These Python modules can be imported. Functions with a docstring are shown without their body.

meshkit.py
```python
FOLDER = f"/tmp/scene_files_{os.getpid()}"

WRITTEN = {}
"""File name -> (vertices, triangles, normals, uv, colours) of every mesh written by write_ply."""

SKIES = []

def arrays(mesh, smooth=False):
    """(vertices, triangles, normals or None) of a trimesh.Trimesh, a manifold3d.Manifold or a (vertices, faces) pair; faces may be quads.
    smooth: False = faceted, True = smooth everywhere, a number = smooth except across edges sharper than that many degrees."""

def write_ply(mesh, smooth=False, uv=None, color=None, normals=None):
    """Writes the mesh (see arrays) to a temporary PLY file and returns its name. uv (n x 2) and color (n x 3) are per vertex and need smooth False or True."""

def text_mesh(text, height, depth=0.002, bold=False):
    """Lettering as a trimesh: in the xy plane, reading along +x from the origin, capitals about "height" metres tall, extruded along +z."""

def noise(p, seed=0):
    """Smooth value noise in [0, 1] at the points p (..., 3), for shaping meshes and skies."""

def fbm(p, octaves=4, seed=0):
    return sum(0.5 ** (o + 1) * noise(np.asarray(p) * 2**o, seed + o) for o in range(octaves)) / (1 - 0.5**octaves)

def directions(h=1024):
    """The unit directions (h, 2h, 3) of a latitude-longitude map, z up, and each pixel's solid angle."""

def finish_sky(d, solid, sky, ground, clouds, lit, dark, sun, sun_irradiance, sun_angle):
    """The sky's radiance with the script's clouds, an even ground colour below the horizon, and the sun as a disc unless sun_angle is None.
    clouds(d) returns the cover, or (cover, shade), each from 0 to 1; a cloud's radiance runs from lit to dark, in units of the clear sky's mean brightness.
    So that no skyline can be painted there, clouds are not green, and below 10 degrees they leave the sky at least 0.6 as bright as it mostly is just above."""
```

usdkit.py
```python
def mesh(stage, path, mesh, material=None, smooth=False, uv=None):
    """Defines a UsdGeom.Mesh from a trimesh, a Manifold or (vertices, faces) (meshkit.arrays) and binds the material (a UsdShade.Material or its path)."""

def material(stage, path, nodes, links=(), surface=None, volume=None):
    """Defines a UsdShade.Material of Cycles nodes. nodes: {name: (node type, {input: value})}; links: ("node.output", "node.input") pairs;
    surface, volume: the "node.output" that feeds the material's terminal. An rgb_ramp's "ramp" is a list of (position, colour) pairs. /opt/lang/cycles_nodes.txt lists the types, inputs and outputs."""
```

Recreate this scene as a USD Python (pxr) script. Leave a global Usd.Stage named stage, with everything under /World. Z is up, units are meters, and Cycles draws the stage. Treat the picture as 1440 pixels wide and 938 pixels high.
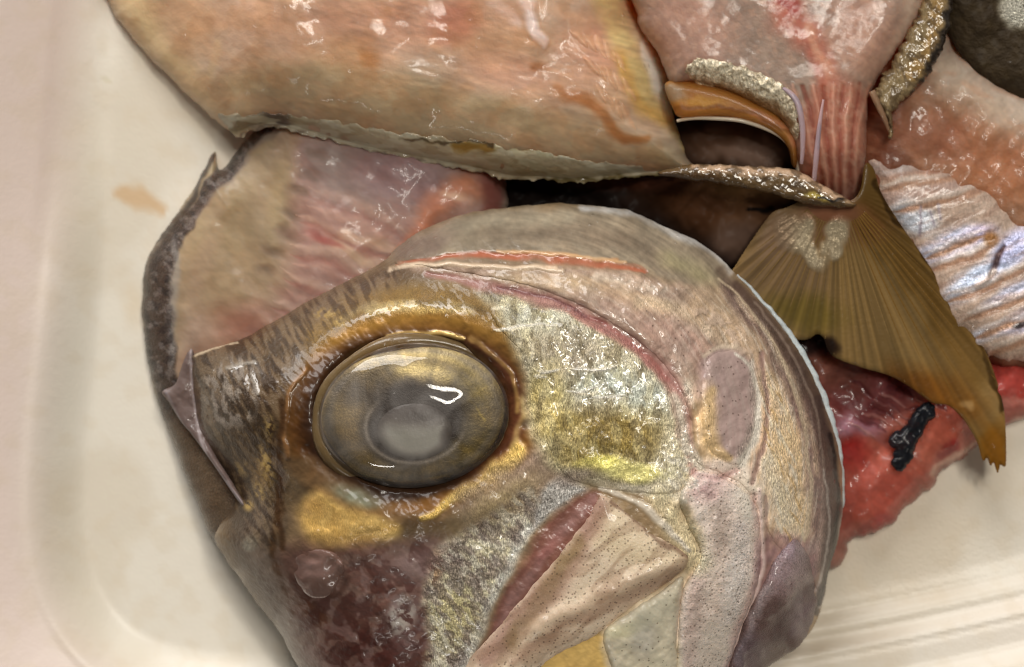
import math, numpy as np, shapely, mapbox_earcut, usdkit
from scipy.spatial import cKDTree
from scipy.ndimage import gaussian_filter, map_coordinates, spline_filter
from pxr import Usd, UsdGeom, UsdLux, UsdShade, Gf, Sdf, Vt

# ------------------------------------------------------------------ camera, light, exposure
stage = Usd.Stage.CreateInMemory()
UsdGeom.SetStageUpAxis(stage, 'Z'); UsdGeom.SetStageMetersPerUnit(stage, 1.0)
UsdGeom.Xform.Define(stage, '/World'); UsdGeom.Scope.Define(stage, '/World/Looks')
U = 0.125 / 1440            # metres on the tray floor for one unit of the plan drawing
D = 0.26                    # camera height above the tray floor
CX, CY = 720.0, 469.0       # plan point under the camera
cam = UsdGeom.Camera.Define(stage, '/World/camera')
cam.AddTranslateOp().Set(Gf.Vec3d(0, 0, D))
F = 50.0
cam.CreateFocalLengthAttr(F); cam.CreateHorizontalApertureAttr(F * 0.125 / D); cam.CreateVerticalApertureAttr(F * 0.125 / D * 667 / 1024)
cam.CreateFStopAttr(15.0); cam.CreateFocusDistanceAttr(D - 0.022)
cam.CreateClippingRangeAttr(Gf.Vec2f(0.01, 50)); cam.CreateExposureAttr(0.1)

usdkit.material(stage, '/World/Looks/room_light', {'b': ('background_shader', {'color': (1.0, 0.95, 0.88), 'strength': 0.075})}, [], surface='b.background')
dome = UsdLux.DomeLight.Define(stage, '/World/room_ambience')
UsdShade.MaterialBindingAPI.Apply(dome.GetPrim()).Bind(UsdShade.Material.Get(stage, '/World/Looks/room_light'))
def rect_light(name, pos, target, w, h, radiance, color):
    l = UsdLux.RectLight.Define(stage, '/World/' + name)
    l.CreateWidthAttr(w); l.CreateHeightAttr(h); l.CreateIntensityAttr(radiance); l.CreateColorAttr(Gf.Vec3f(*color)); l.CreateNormalizeAttr(False)
    m = Gf.Matrix4d().SetLookAt(Gf.Vec3d(*pos), Gf.Vec3d(*target), Gf.Vec3d(0.01, 1, 0.02)).GetInverse()
    l.AddTransformOp().Set(m)
# the ring-shaped kitchen lamp (its left side is hidden by the cook), an unseen fill panel added at the upper left, a small strip added for the lower eye glint
RING = (0.16, 0.36, 1.05)
for k in range(15):
    a = math.radians(-120 + 225 * k / 14)
    p = (RING[0] + 0.145 * math.cos(a), RING[1] + 0.145 * math.sin(a), RING[2])
    rect_light('ring_lamp_%02d' % k, p, (0, 0, 0), 0.075, 0.075, 24.0, (1.0, 0.94, 0.84))
rect_light('window', (-0.62, 1.52, 0.60), (0, 0, 0), 1.8, 0.60, 11.0, (1.0, 0.97, 0.94))
rect_light('eye_glint_strip', (-0.42, -1.0, 0.70), (0, 0, 0), 0.42, 0.05, 24.0, (1.0, 0.95, 0.88))

# ------------------------------------------------------------------ helpers
_lattice = {}
def noise2(x, y, seed=0):
    if seed not in _lattice: _lattice[seed] = spline_filter(np.random.default_rng(seed + 11).random((128, 128)), order=3, mode='grid-wrap', output=np.float32)
    x = np.asarray(x, float) + seed * 17.3; y = np.asarray(y, float) + seed * 5.7
    return np.clip(.5 + 1.25 * (map_coordinates(_lattice[seed], [x % 128, y % 128], order=3, mode='grid-wrap', prefilter=False) - .5), 0, 1)
def fbm2(x, y, oct=4, seed=0):
    return sum(0.5 ** (o + 1) * noise2(x * 2 ** o, y * 2 ** o, seed + o) for o in range(oct)) / (1 - 0.5 ** oct)
def sstep(a, b, t):
    t = np.clip((t - a) / (b - a), 0, 1); return t * t * (3 - 2 * t)
def spline(pts, closed=False, n=12):
    p = np.array([q[:2] for q in pts], float); m = len(p); out = []
    for i in range(m if closed else m - 1):
        g = lambda k: p[k % m] if closed else p[min(max(k, 0), m - 1)]
        a, b, c, d = g(i - 1), g(i), g(i + 1), g(i + 2)
        t = np.linspace(0, 1, n, endpoint=False)[:, None]
        out.append(0.5 * (2 * b + (c - a) * t + (2 * a - 5 * b + 4 * c - d) * t ** 2 + (3 * b - a - 3 * c + d) * t ** 3))
    if not closed: out.append(p[-1:])
    return np.vstack(out)
def dense(p, closed, step=1.0):
    q = np.vstack([p, p[:1]]) if closed else p
    seg = np.linalg.norm(np.diff(q, axis=0), axis=1); s = np.concatenate([[0], np.cumsum(seg)])
    t = np.linspace(0, s[-1], max(3, int(s[-1] / step) + 1))
    return np.stack([np.interp(t, s, q[:, 0]), np.interp(t, s, q[:, 1])], 1), t / s[-1]
def ragged(p, amp, scale, seed=0):
    """roughens a dense outline"""
    n1 = fbm2(p[:, 0] / scale, p[:, 1] / scale, 3, seed) - 0.5; n2 = fbm2(p[:, 0] / scale + 40, p[:, 1] / scale, 3, seed + 5) - 0.5
    return p + np.stack([n1, n2], 1) * 2 * amp
def world(x, y, z):
    k = U * (1 - z * U / D)
    return np.stack([(x - CX) * k, (CY - y) * k, z * U], -1)

class Cv:
    """A surface being coloured and shaped: colours as sRGB, h = relief."""
    def __init__(s, x, y, col=(0.5, 0.5, 0.5)):
        s.x, s.y, s.wx, s.wy = x, y, x, y; n = len(x)
        s.col = np.tile(np.array(col, float) if max(col) <= 1 else np.array(col, float) / 255, (n, 1))
        s.v = {'rough': np.full(n, .4), 'metal': np.zeros(n), 'bump': np.full(n, .3), 'dots': np.zeros(n), 'glit': np.zeros(n), 'film': np.full(n, .4)}
        s.h = np.zeros(n)
    def warp(s, amp, scale=30, seed=0):
        s.wx = s.x + amp * 2 * (fbm2(s.x / scale, s.y / scale, 3, seed) - .5); s.wy = s.y + amp * 2 * (fbm2(s.x / scale + 31, s.y / scale + 7, 3, seed + 9) - .5)
    def blob(s, cx, cy, rx, ry, ang=0, soft=.5):
        a = math.radians(ang); dx, dy = s.wx - cx, s.wy - cy
        r = np.hypot((dx * math.cos(a) + dy * math.sin(a)) / rx, (-dx * math.sin(a) + dy * math.cos(a)) / ry)
        return 1 - sstep(1 - soft, 1 + soft, r)
    def rad(s, cx, cy, rx, ry, ang=0):
        a = math.radians(ang); dx, dy = s.x - cx, s.y - cy
        return np.hypot((dx * math.cos(a) + dy * math.sin(a)) / rx, (-dx * math.sin(a) + dy * math.cos(a)) / ry)
    def _near(s, P, reach):
        lo, hi = P.min(0) - reach, P.max(0) + reach
        i = np.nonzero((s.wx > lo[0]) & (s.wx < hi[0]) & (s.wy > lo[1]) & (s.wy < hi[1]))[0]
        return i, np.stack([s.wx[i], s.wy[i]], 1)
    def line(s, pts, w, soft=.6, taper=0.0):
        P, t = dense(spline(pts), False); W = np.interp(t, np.linspace(0, 1, len(w)), w) if np.ndim(w) else np.full(len(t), float(w))
        if taper: W = W * np.clip(np.minimum(t, 1 - t) / taper, 0.05, 1)
        out = np.zeros(len(s.x)); i, q = s._near(P, W.max() * (1 + soft) + 1)
        if len(i):
            d, k = cKDTree(P).query(q, distance_upper_bound=W.max() * (1 + soft) + 1); ok = np.isfinite(d)
            k = np.minimum(k, len(P) - 1); out[i] = np.where(ok, 1 - sstep(1 - soft, 1 + soft, np.where(ok, d, 1e9) / W[k]), 0)
        return out
    def poly(s, pts, soft=8, sharp=False):
        P = dense(np.array(pts, float) if sharp else spline(pts, True), True)[0]
        out = np.zeros(len(s.x)); i, q = s._near(P, soft + 1)
        if len(i):
            d = cKDTree(P).query(q)[0]; d = np.where(shapely.contains_xy(shapely.Polygon(P), q[:, 0], q[:, 1]), d, -d)
            out[i] = sstep(-soft, soft, d)
        return out
    def put(s, w, col=None, dh=0, mul=None, **kw):
        w = np.clip(w, 0, 1)
        if col is not None: s.col += w[:, None] * (np.array(col, float) / 255 - s.col)
        if mul is not None: s.col *= 1 + w[:, None] * (np.array(mul, float) - 1)
        for k, t in kw.items(): s.v[k] += w * (t - s.v[k])
        if dh: s.h += w * dh
    def mottle(s, amp=.10, seed=0, ang=0, stretch=1.0):
        for sc, k in ((5, .9), (13, 1.0), (38, .8)):
            s.col *= (1 + 2 * amp * k * (s.n(sc, 3, seed + int(sc), ang, stretch) - .5))[:, None]
        s.col *= 1 + amp * .6 * (s.n(22, 3, seed + 77)[:, None] - .5) * np.array([.3, -.2, -.5])
    def n(s, scale, oct=4, seed=0, ang=0, stretch=1.0):
        a = math.radians(ang); u = s.x * math.cos(a) + s.y * math.sin(a); v = -s.x * math.sin(a) + s.y * math.cos(a)
        return fbm2(u / scale / stretch, v / scale, oct, seed)

K_ALB = 0.90
def linear(c):
    c = np.maximum(c, .005); c = c / np.maximum(c.max(-1, keepdims=True) / .95, 1); return np.where(c < 0.04045, c / 12.92, ((c + 0.055) / 1.055) ** 2.4) * K_ALB
used = {}
def numbered(parent, name):
    k = used.get((parent, name), 0); used[(parent, name)] = k + 1
    return f'{parent}/{name}' + (f'_{k:03d}' if k else '')
def put_mesh(path, pts, tris, mat, normals=None, prim=None):
    u = np.unique(tris)
    if len(u) < len(pts):
        re = np.full(len(pts), -1); re[u] = np.arange(len(u)); tris = re[tris]; pts = pts[u]; prim = {k: a[u] for k, a in (prim or {}).items()}
        normals = None if normals is None else normals[u]
    m = UsdGeom.Mesh.Define(stage, path)
    m.CreatePointsAttr(Vt.Vec3fArray.FromNumpy(np.ascontiguousarray(pts, np.float32)))
    m.CreateFaceVertexCountsAttr(Vt.IntArray.FromNumpy(np.full(len(tris), 3, np.int32)))
    m.CreateFaceVertexIndicesAttr(Vt.IntArray.FromNumpy(np.ascontiguousarray(tris, np.int32).ravel()))
    if normals is None:
        fn = np.cross(pts[tris[:, 1]] - pts[tris[:, 0]], pts[tris[:, 2]] - pts[tris[:, 0]]); normals = np.zeros_like(pts)
        for k in range(3): np.add.at(normals, tris[:, k], fn)
        normals /= np.maximum(np.linalg.norm(normals, axis=1, keepdims=True), 1e-30)
    m.CreateNormalsAttr(Vt.Vec3fArray.FromNumpy(np.ascontiguousarray(normals, np.float32))); m.SetNormalsInterpolation('vertex')
    for k, a in (prim or {}).items():
        UsdGeom.PrimvarsAPI(m).CreatePrimvar(k, Sdf.ValueTypeNames.Float3Array, 'vertex').Set(Vt.Vec3fArray.FromNumpy(np.ascontiguousarray(a, np.float32)))
    UsdShade.MaterialBindingAPI.Apply(m.GetPrim()).Bind(UsdShade.Material.Get(stage, '/World/Looks/' + mat))
    return m.GetPrim()
def tag(p, label=None, cat=None, group=None, kind=None):
    for k, v in (('label', label), ('category', cat), ('group', group), ('kind', kind)):
        if v: p.SetCustomDataByKey(k, v)
    return p
def thing(name, label, cat, group=None):
    path = numbered('/World', name); tag(UsdGeom.Xform.Define(stage, path).GetPrim(), label, cat, group); return path
def cv_prims(cv, idx=None):
    s = (lambda a: a) if idx is None else (lambda a: a[idx])
    return {'p0': s(linear(cv.col)), 'p1': s(np.stack([cv.v['rough'], cv.v['metal'], cv.v['bump']], 1)), 'p2': s(np.stack([cv.v['dots'], cv.v['glit'], cv.v['film']], 1))}
def relief(parent, name, outline, height, paint, mat, step=2.0, bottom=0.0, rag=None, sharp=False, label=None):
    """One closed solid: top surface height(x, y, d) over the outline, d = distance inside its edge; walls and a flat underside."""
    B = dense(np.array(outline, float) if sharp else spline(outline, True), True, 0.7)[0][:-1]
    if rag: B = ragged(B, *rag)
    pg = shapely.Polygon(B); tree = cKDTree(B)
    x0, y0, x1, y1 = pg.bounds; gx = np.arange(x0 - step, x1 + 2 * step, step); gy = np.arange(y0 - step, y1 + 2 * step, step)
    X, Y = np.meshgrid(gx, gy); q = np.stack([X.ravel(), Y.ravel()], 1)
    ins = shapely.contains_xy(pg, q[:, 0], q[:, 1]); dist, near = tree.query(q)
    sd = np.where(ins, dist, -dist); keep = sd > -0.75 * step; snap = sd < 0.3 * step
    q[snap & keep] = B[near[snap & keep]]; sd = np.where(snap, 0, sd)
    W = len(gx); idx = np.arange(len(q)).reshape(X.shape); a, b, c, e = idx[:-1, :-1].ravel(), idx[:-1, 1:].ravel(), idx[1:, 1:].ravel(), idx[1:, :-1].ravel()
    T = np.vstack([np.stack([a, e, c], 1), np.stack([a, c, b], 1)])      # counter-clockwise with y pointing down the page
    T = T[keep[T].all(1) & ~(sd[T] <= 0).all(1)]
    ar = (q[T[:, 1], 0] - q[T[:, 0], 0]) * (q[T[:, 2], 1] - q[T[:, 0], 1]) - (q[T[:, 2], 0] - q[T[:, 0], 0]) * (q[T[:, 1], 1] - q[T[:, 0], 1])
    T = T[ar < -1e-4]
    usedv = np.unique(T); re = np.full(len(q), -1); re[usedv] = np.arange(len(usedv)); T = re[T]; q = q[usedv]; sd = sd[usedv]
    cv = Cv(q[:, 0], q[:, 1]); paint(cv); cv.v['film'] *= np.maximum(sstep(.50, .64, cv.n(42, 2, 201)), sstep(.75, .95, cv.v['film'])); z = height(q[:, 0], q[:, 1], sd) + cv.h
    E = np.vstack([T[:, [0, 1]], T[:, [1, 2]], T[:, [2, 0]]]); key = E[:, 0].astype(np.int64) * len(q) + E[:, 1]; rkey = E[:, 1].astype(np.int64) * len(q) + E[:, 0]
    be = E[~np.isin(key, rkey)]
    zb = bottom(q[:, 0], q[:, 1]) if callable(bottom) else np.full(len(q), float(bottom))
    zb = np.minimum(zb, z - 0.5)
    top = world(q[:, 0], q[:, 1], z); P = [top]; TT = [T]; n = len(top); bv = np.unique(be)
    mp = np.full(n, -1); mp[bv] = np.arange(len(bv))
    P.append(top[bv]); P.append(world(q[bv, 0], q[bv, 1], zb[bv]))
    i, j = mp[be[:, 0]], mp[be[:, 1]]; o1, o2 = n, n + len(bv)
    TT.append(np.stack([o1 + j, o1 + i, o2 + i], 1)); TT.append(np.stack([o1 + j, o2 + i, o2 + j], 1))
    nxt = dict(zip(be[:, 0].tolist(), be[:, 1].tolist())); loops = []; seen = set()
    for s0 in nxt:
        if s0 in seen: continue
        lp = []; v = s0
        while v not in seen and v in nxt: seen.add(v); lp.append(v); v = nxt[v]
        if len(lp) > 2: loops.append(lp)
    for lp in loops:
        lp = np.array(lp); t = mapbox_earcut.triangulate_float64(q[lp], np.array([len(lp)], np.uint32)).reshape(-1, 3)
        if len(t):
            t = lp[t]; ar = (q[t[:, 1], 0] - q[t[:, 0], 0]) * (q[t[:, 2], 1] - q[t[:, 0], 1]) - (q[t[:, 2], 0] - q[t[:, 0], 0]) * (q[t[:, 1], 1] - q[t[:, 0], 1])
            t[ar < 0] = t[ar < 0][:, ::-1]; TT.append(o2 + mp[t])
    src = np.concatenate([np.arange(n), bv, bv])
    p = put_mesh(numbered(parent, name), np.vstack(P), np.vstack(TT), mat, None, cv_prims(cv, src))
    if label: tag(p, label)
    return p
def tube(parent, name, pts, radii, mat, col, sides=8, label=None, **kw):
    """A tapering strand through plan points (x, y, z)."""
    p = np.array(pts, float); s = np.linspace(0, 1, len(p)); t = np.linspace(0, 1, max(12, len(p) * 6))
    from scipy.interpolate import PchipInterpolator as PI
    C = PI(s, p)(t); R = np.interp(t, np.linspace(0, 1, len(radii)), radii)
    Tn = np.gradient(C, axis=0); Tn /= np.linalg.norm(Tn, axis=1, keepdims=True); up = np.array([0, 0, 1.0]); S = np.cross(Tn, up); S /= np.maximum(np.linalg.norm(S, axis=1, keepdims=True), 1e-6); N = np.cross(S, Tn)
    a = np.linspace(0, 2 * np.pi, sides, endpoint=False); V = (C[:, None] + R[:, None, None] * (np.cos(a)[None, :, None] * S[:, None] + np.sin(a)[None, :, None] * N[:, None])).reshape(-1, 3)
    f = []
    for i in range(len(t) - 1):
        for k in range(sides):
            A, Bq = i * sides + k, i * sides + (k + 1) % sides; f += [[A, Bq, A + sides], [Bq, Bq + sides, A + sides]]
    V = np.vstack([V, C[:1], C[-1:]]); n = len(V); e = (len(t) - 1) * sides
    for k in range(sides): f += [[n - 2, (k + 1) % sides, k], [n - 1, e + k, e + (k + 1) % sides]]
    cv = Cv(V[:, 0], V[:, 1], col)
    for k, v in kw.items(): cv.v[k][:] = v
    q = put_mesh(numbered(parent, name), world(V[:, 0], V[:, 1], V[:, 2]), np.array(f)[:, ::-1], mat, None, cv_prims(cv))
    if label: tag(q, label)
    return q

# ------------------------------------------------------------------ materials
def wet(name, sss=0.0, grain=(2.2, 2.2), grain_angle=0, film_px=9.0, coat=1.0, alpha=None, radius=(1, .55, .38), sss_scale=.0025, film_rot=0, film_stretch=1.0, coat_rough=.09, trans=None, film_d=2.2, spec=.3, und=.05, spot=False):
    px = 1 / U
    n = {'c': ('attribute', {'attribute': 'p0'}), 'a': ('attribute', {'attribute': 'p1'}), 'b': ('attribute', {'attribute': 'p2'}),
         'sa': ('separate_xyz', {}), 'sb': ('separate_xyz', {}), 'g': ('geometry', {}),
         'm1': ('mapping', {'rotation': (0, 0, math.radians(grain_angle)), 'scale': (px / grain[0], px / grain[1], px / min(grain))}),
         'n1': ('noise_texture', {'scale': 1.0, 'detail': 3.0, 'roughness': .6}),
         'r1': ('map_range', {'from_min': .3, 'from_max': .7, 'to_min': -1.0, 'to_max': 1.0, 'clamp': True}),
         'gl': ('math', {'math_type': 'multiply'}), 'gl1': ('math', {'math_type': 'power', 'value1': 2.4}),
         'v': ('voronoi_texture', {'scale': px / 4.4}), 'vt': ('map_range', {'from_min': .2, 'from_max': .36, 'to_min': 1.0, 'to_max': 0.0, 'clamp': True}),
         'vw': ('white_noise_texture', {}), 'vk': ('math', {'math_type': 'less_than'}), 'vd': ('math', {'math_type': 'multiply'}), 'vd2': ('math', {'math_type': 'multiply', 'value2': .58}),
         'mulc': ('vector_math', {'math_type': 'scale'}), 'dark': ('mix_color', {'b': (.06, .035, .022)}),
         'n2': ('noise_texture', {'scale': px / 7, 'detail': 3.0, 'roughness': .55}), 'hb': ('math', {'math_type': 'multiply'}), 'hg': ('math', {'math_type': 'multiply_add'}),
         'bp': ('bump', {'strength': 1.0, 'distance': 3.2 * U}),
         'm3': ('mapping', {'rotation': (0, 0, math.radians(film_rot)), 'scale': (px / film_px / film_stretch, px / film_px, px / film_px)}),
         'n3': ('noise_texture', {'scale': .9, 'detail': 2.0, 'roughness': .55}), 'wv': ('vector_math', {'math_type': 'multiply_add', 'vector2': (.6, .6, .6)}),
         'v3': ('voronoi_texture', {'scale': 1.0}), 'cf': ('map_range', {'range_type': 'smoothstep', 'from_min': 0.0, 'from_max': .36, 'to_min': 1.0, 'to_max': 0.0, 'clamp': True}),
         'w3': ('white_noise_texture', {}), 'pk': ('math', {'math_type': 'multiply', 'value2': .5}), 'k3': ('math', {'math_type': 'less_than'}), 'h3': ('math', {'math_type': 'multiply'}),
         'n4': ('noise_texture', {'scale': px / 22, 'detail': 2.0}), 'hf': ('math', {'math_type': 'multiply_add', 'value2': und}),
         'bf': ('bump', {'strength': 1.0, 'distance': film_d * U}),
         'cw0': ('math', {'math_type': 'multiply_add', 'value2': coat * (.3 if spot else 1), 'value3': (.12 if spot else .28) * coat}), 'cw': ('math', {'math_type': 'add', 'use_clamp': True}),
         'p': ('principled_bsdf', {'coat_weight': coat, 'coat_roughness': coat_rough, 'coat_ior': 1.45, 'specular_ior_level': spec, 'subsurface_weight': sss, 'subsurface_scale': sss_scale, 'subsurface_radius': radius, 'ior': 1.4})}
    L = [('a.vector', 'sa.vector'), ('b.vector', 'sb.vector'), ('g.position', 'm1.vector'), ('m1.vector', 'n1.vector'), ('n1.fac', 'r1.value'),
         ('r1.result', 'gl.value1'), ('sb.y', 'gl.value2'), ('gl.value', 'gl1.value2'), ('c.vector', 'mulc.vector1'), ('gl1.value', 'mulc.scale'),
         ('g.position', 'v.vector'), ('v.distance', 'vt.value'), ('v.position', 'vw.vector'), ('vw.value', 'vk.value1'), ('sb.x', 'vk.value2'), ('vt.result', 'vd.value1'), ('vk.value', 'vd.value2'), ('vd.value', 'vd2.value1'),
         ('mulc.vector', 'dark.a'), ('vd2.value', 'dark.fac'), ('dark.result', 'p.base_color'),
         ('g.position', 'n2.vector'), ('n2.fac', 'hb.value1'), ('sa.z', 'hb.value2'), ('gl.value', 'hg.value1'), ('hb.value', 'hg.value3'), ('hg.value', 'bp.height'), ('bp.normal', 'p.normal'),
         ('g.position', 'm3.vector'), ('m3.vector', 'n3.vector'), ('n3.color', 'wv.vector1'), ('m3.vector', 'wv.vector3'), ('wv.vector', 'v3.vector'), ('v3.distance', 'cf.value'), ('v3.position', 'w3.vector'), ('sb.z', 'pk.value1'), ('w3.value', 'k3.value1'), ('pk.value', 'k3.value2'), ('cf.result', 'h3.value1'), ('k3.value', 'h3.value2'), ('g.position', 'n4.vector'), ('n4.fac', 'hf.value1'), ('h3.value', 'hf.value3'), ('hf.value', 'bf.height'), ('bf.normal', 'p.coat_normal'),
         ('sb.z', 'cw0.value1'), ('cw0.value', 'cw.value1'), ('h3.value', 'cw.value2'), ('cw.value', 'p.coat_weight'), ('sa.x', 'p.roughness'), ('sa.y', 'p.metallic')]
    n['hg'][1]['value2'] = .30
    out = 'p.BSDF'
    if trans:
        n['tr'] = ('translucent_bsdf', {}); n['tp'] = ('transparent_bsdf', {}); n['mx'] = ('mix_closure', {'fac': trans[0]}); n['mx2'] = ('mix_closure', {'fac': trans[1]})
        L += [('dark.result', 'tr.color'), ('p.BSDF', 'mx.closure1'), ('tr.BSDF', 'mx.closure2'), ('mx.closure', 'mx2.closure1'), ('tp.BSDF', 'mx2.closure2'), ('dark.result', 'tp.color')]
        out = 'mx2.closure'
    usdkit.material(stage, '/World/Looks/' + name, n, L, surface=out)
wet('skin', grain=(1.7, 5.5), film_px=10, coat=1.0, coat_rough=.11, und=.3)
wet('jaw_skin', sss=.25, grain=(2.5, 2.5), film_px=11, coat=.9, coat_rough=.13, und=.25)
wet('flesh', sss=.45, grain=(3, 3), film_px=14, coat=.9, coat_rough=.07, film_d=3.8, spec=.2, spot=True)
wet('lining', sss=.1, grain=(3, 9), grain_angle=10, film_px=12, film_rot=-20, film_stretch=1.6, coat_rough=.1, spot=True)
wet('dull_skin', grain=(2.5, 2.5), film_px=12, coat=.12, coat_rough=.3, spec=.12)
wet('fin', grain=(2, 2), film_px=13, film_d=4.0, coat_rough=.07, spot=True, trans=(.3, .18))
wet('film', sss=.2, grain=(3, 3), film_px=22, trans=(.2, .25))
wet('plastic', grain=(5, 5), film_px=60, coat=.5, coat_rough=.25)
wet('iris', grain=(3, 3), film_px=20, coat=0.0)
usdkit.material(stage, '/World/Looks/cornea', {
    'f': ('fresnel', {'IOR': 1.36}), 't': ('transparent_bsdf', {'color': (.93, .93, .92)}), 'g': ('glossy_bsdf', {'color': (1, 1, 1), 'roughness': .02}),
    'd': ('diffuse_bsdf', {'color': (.62, .58, .55)}), 'h': ('mix_closure', {}), 'm': ('mix_closure', {}), 'q': ('geometry', {}), 'n': ('noise_texture', {'scale': 1 / (55 * U), 'detail': 3.0, 'distortion': 1.0}), 'r': ('map_range', {'from_min': .35, 'from_max': .75, 'to_min': .01, 'to_max': .17, 'clamp': True})},
    [('q.position', 'n.vector'), ('n.fac', 'r.value'), ('r.result', 'h.fac'), ('f.fac', 'm.fac'), ('t.BSDF', 'h.closure1'), ('d.BSDF', 'h.closure2'), ('h.closure', 'm.closure1'), ('g.BSDF', 'm.closure2')], surface='m.closure')

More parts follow.
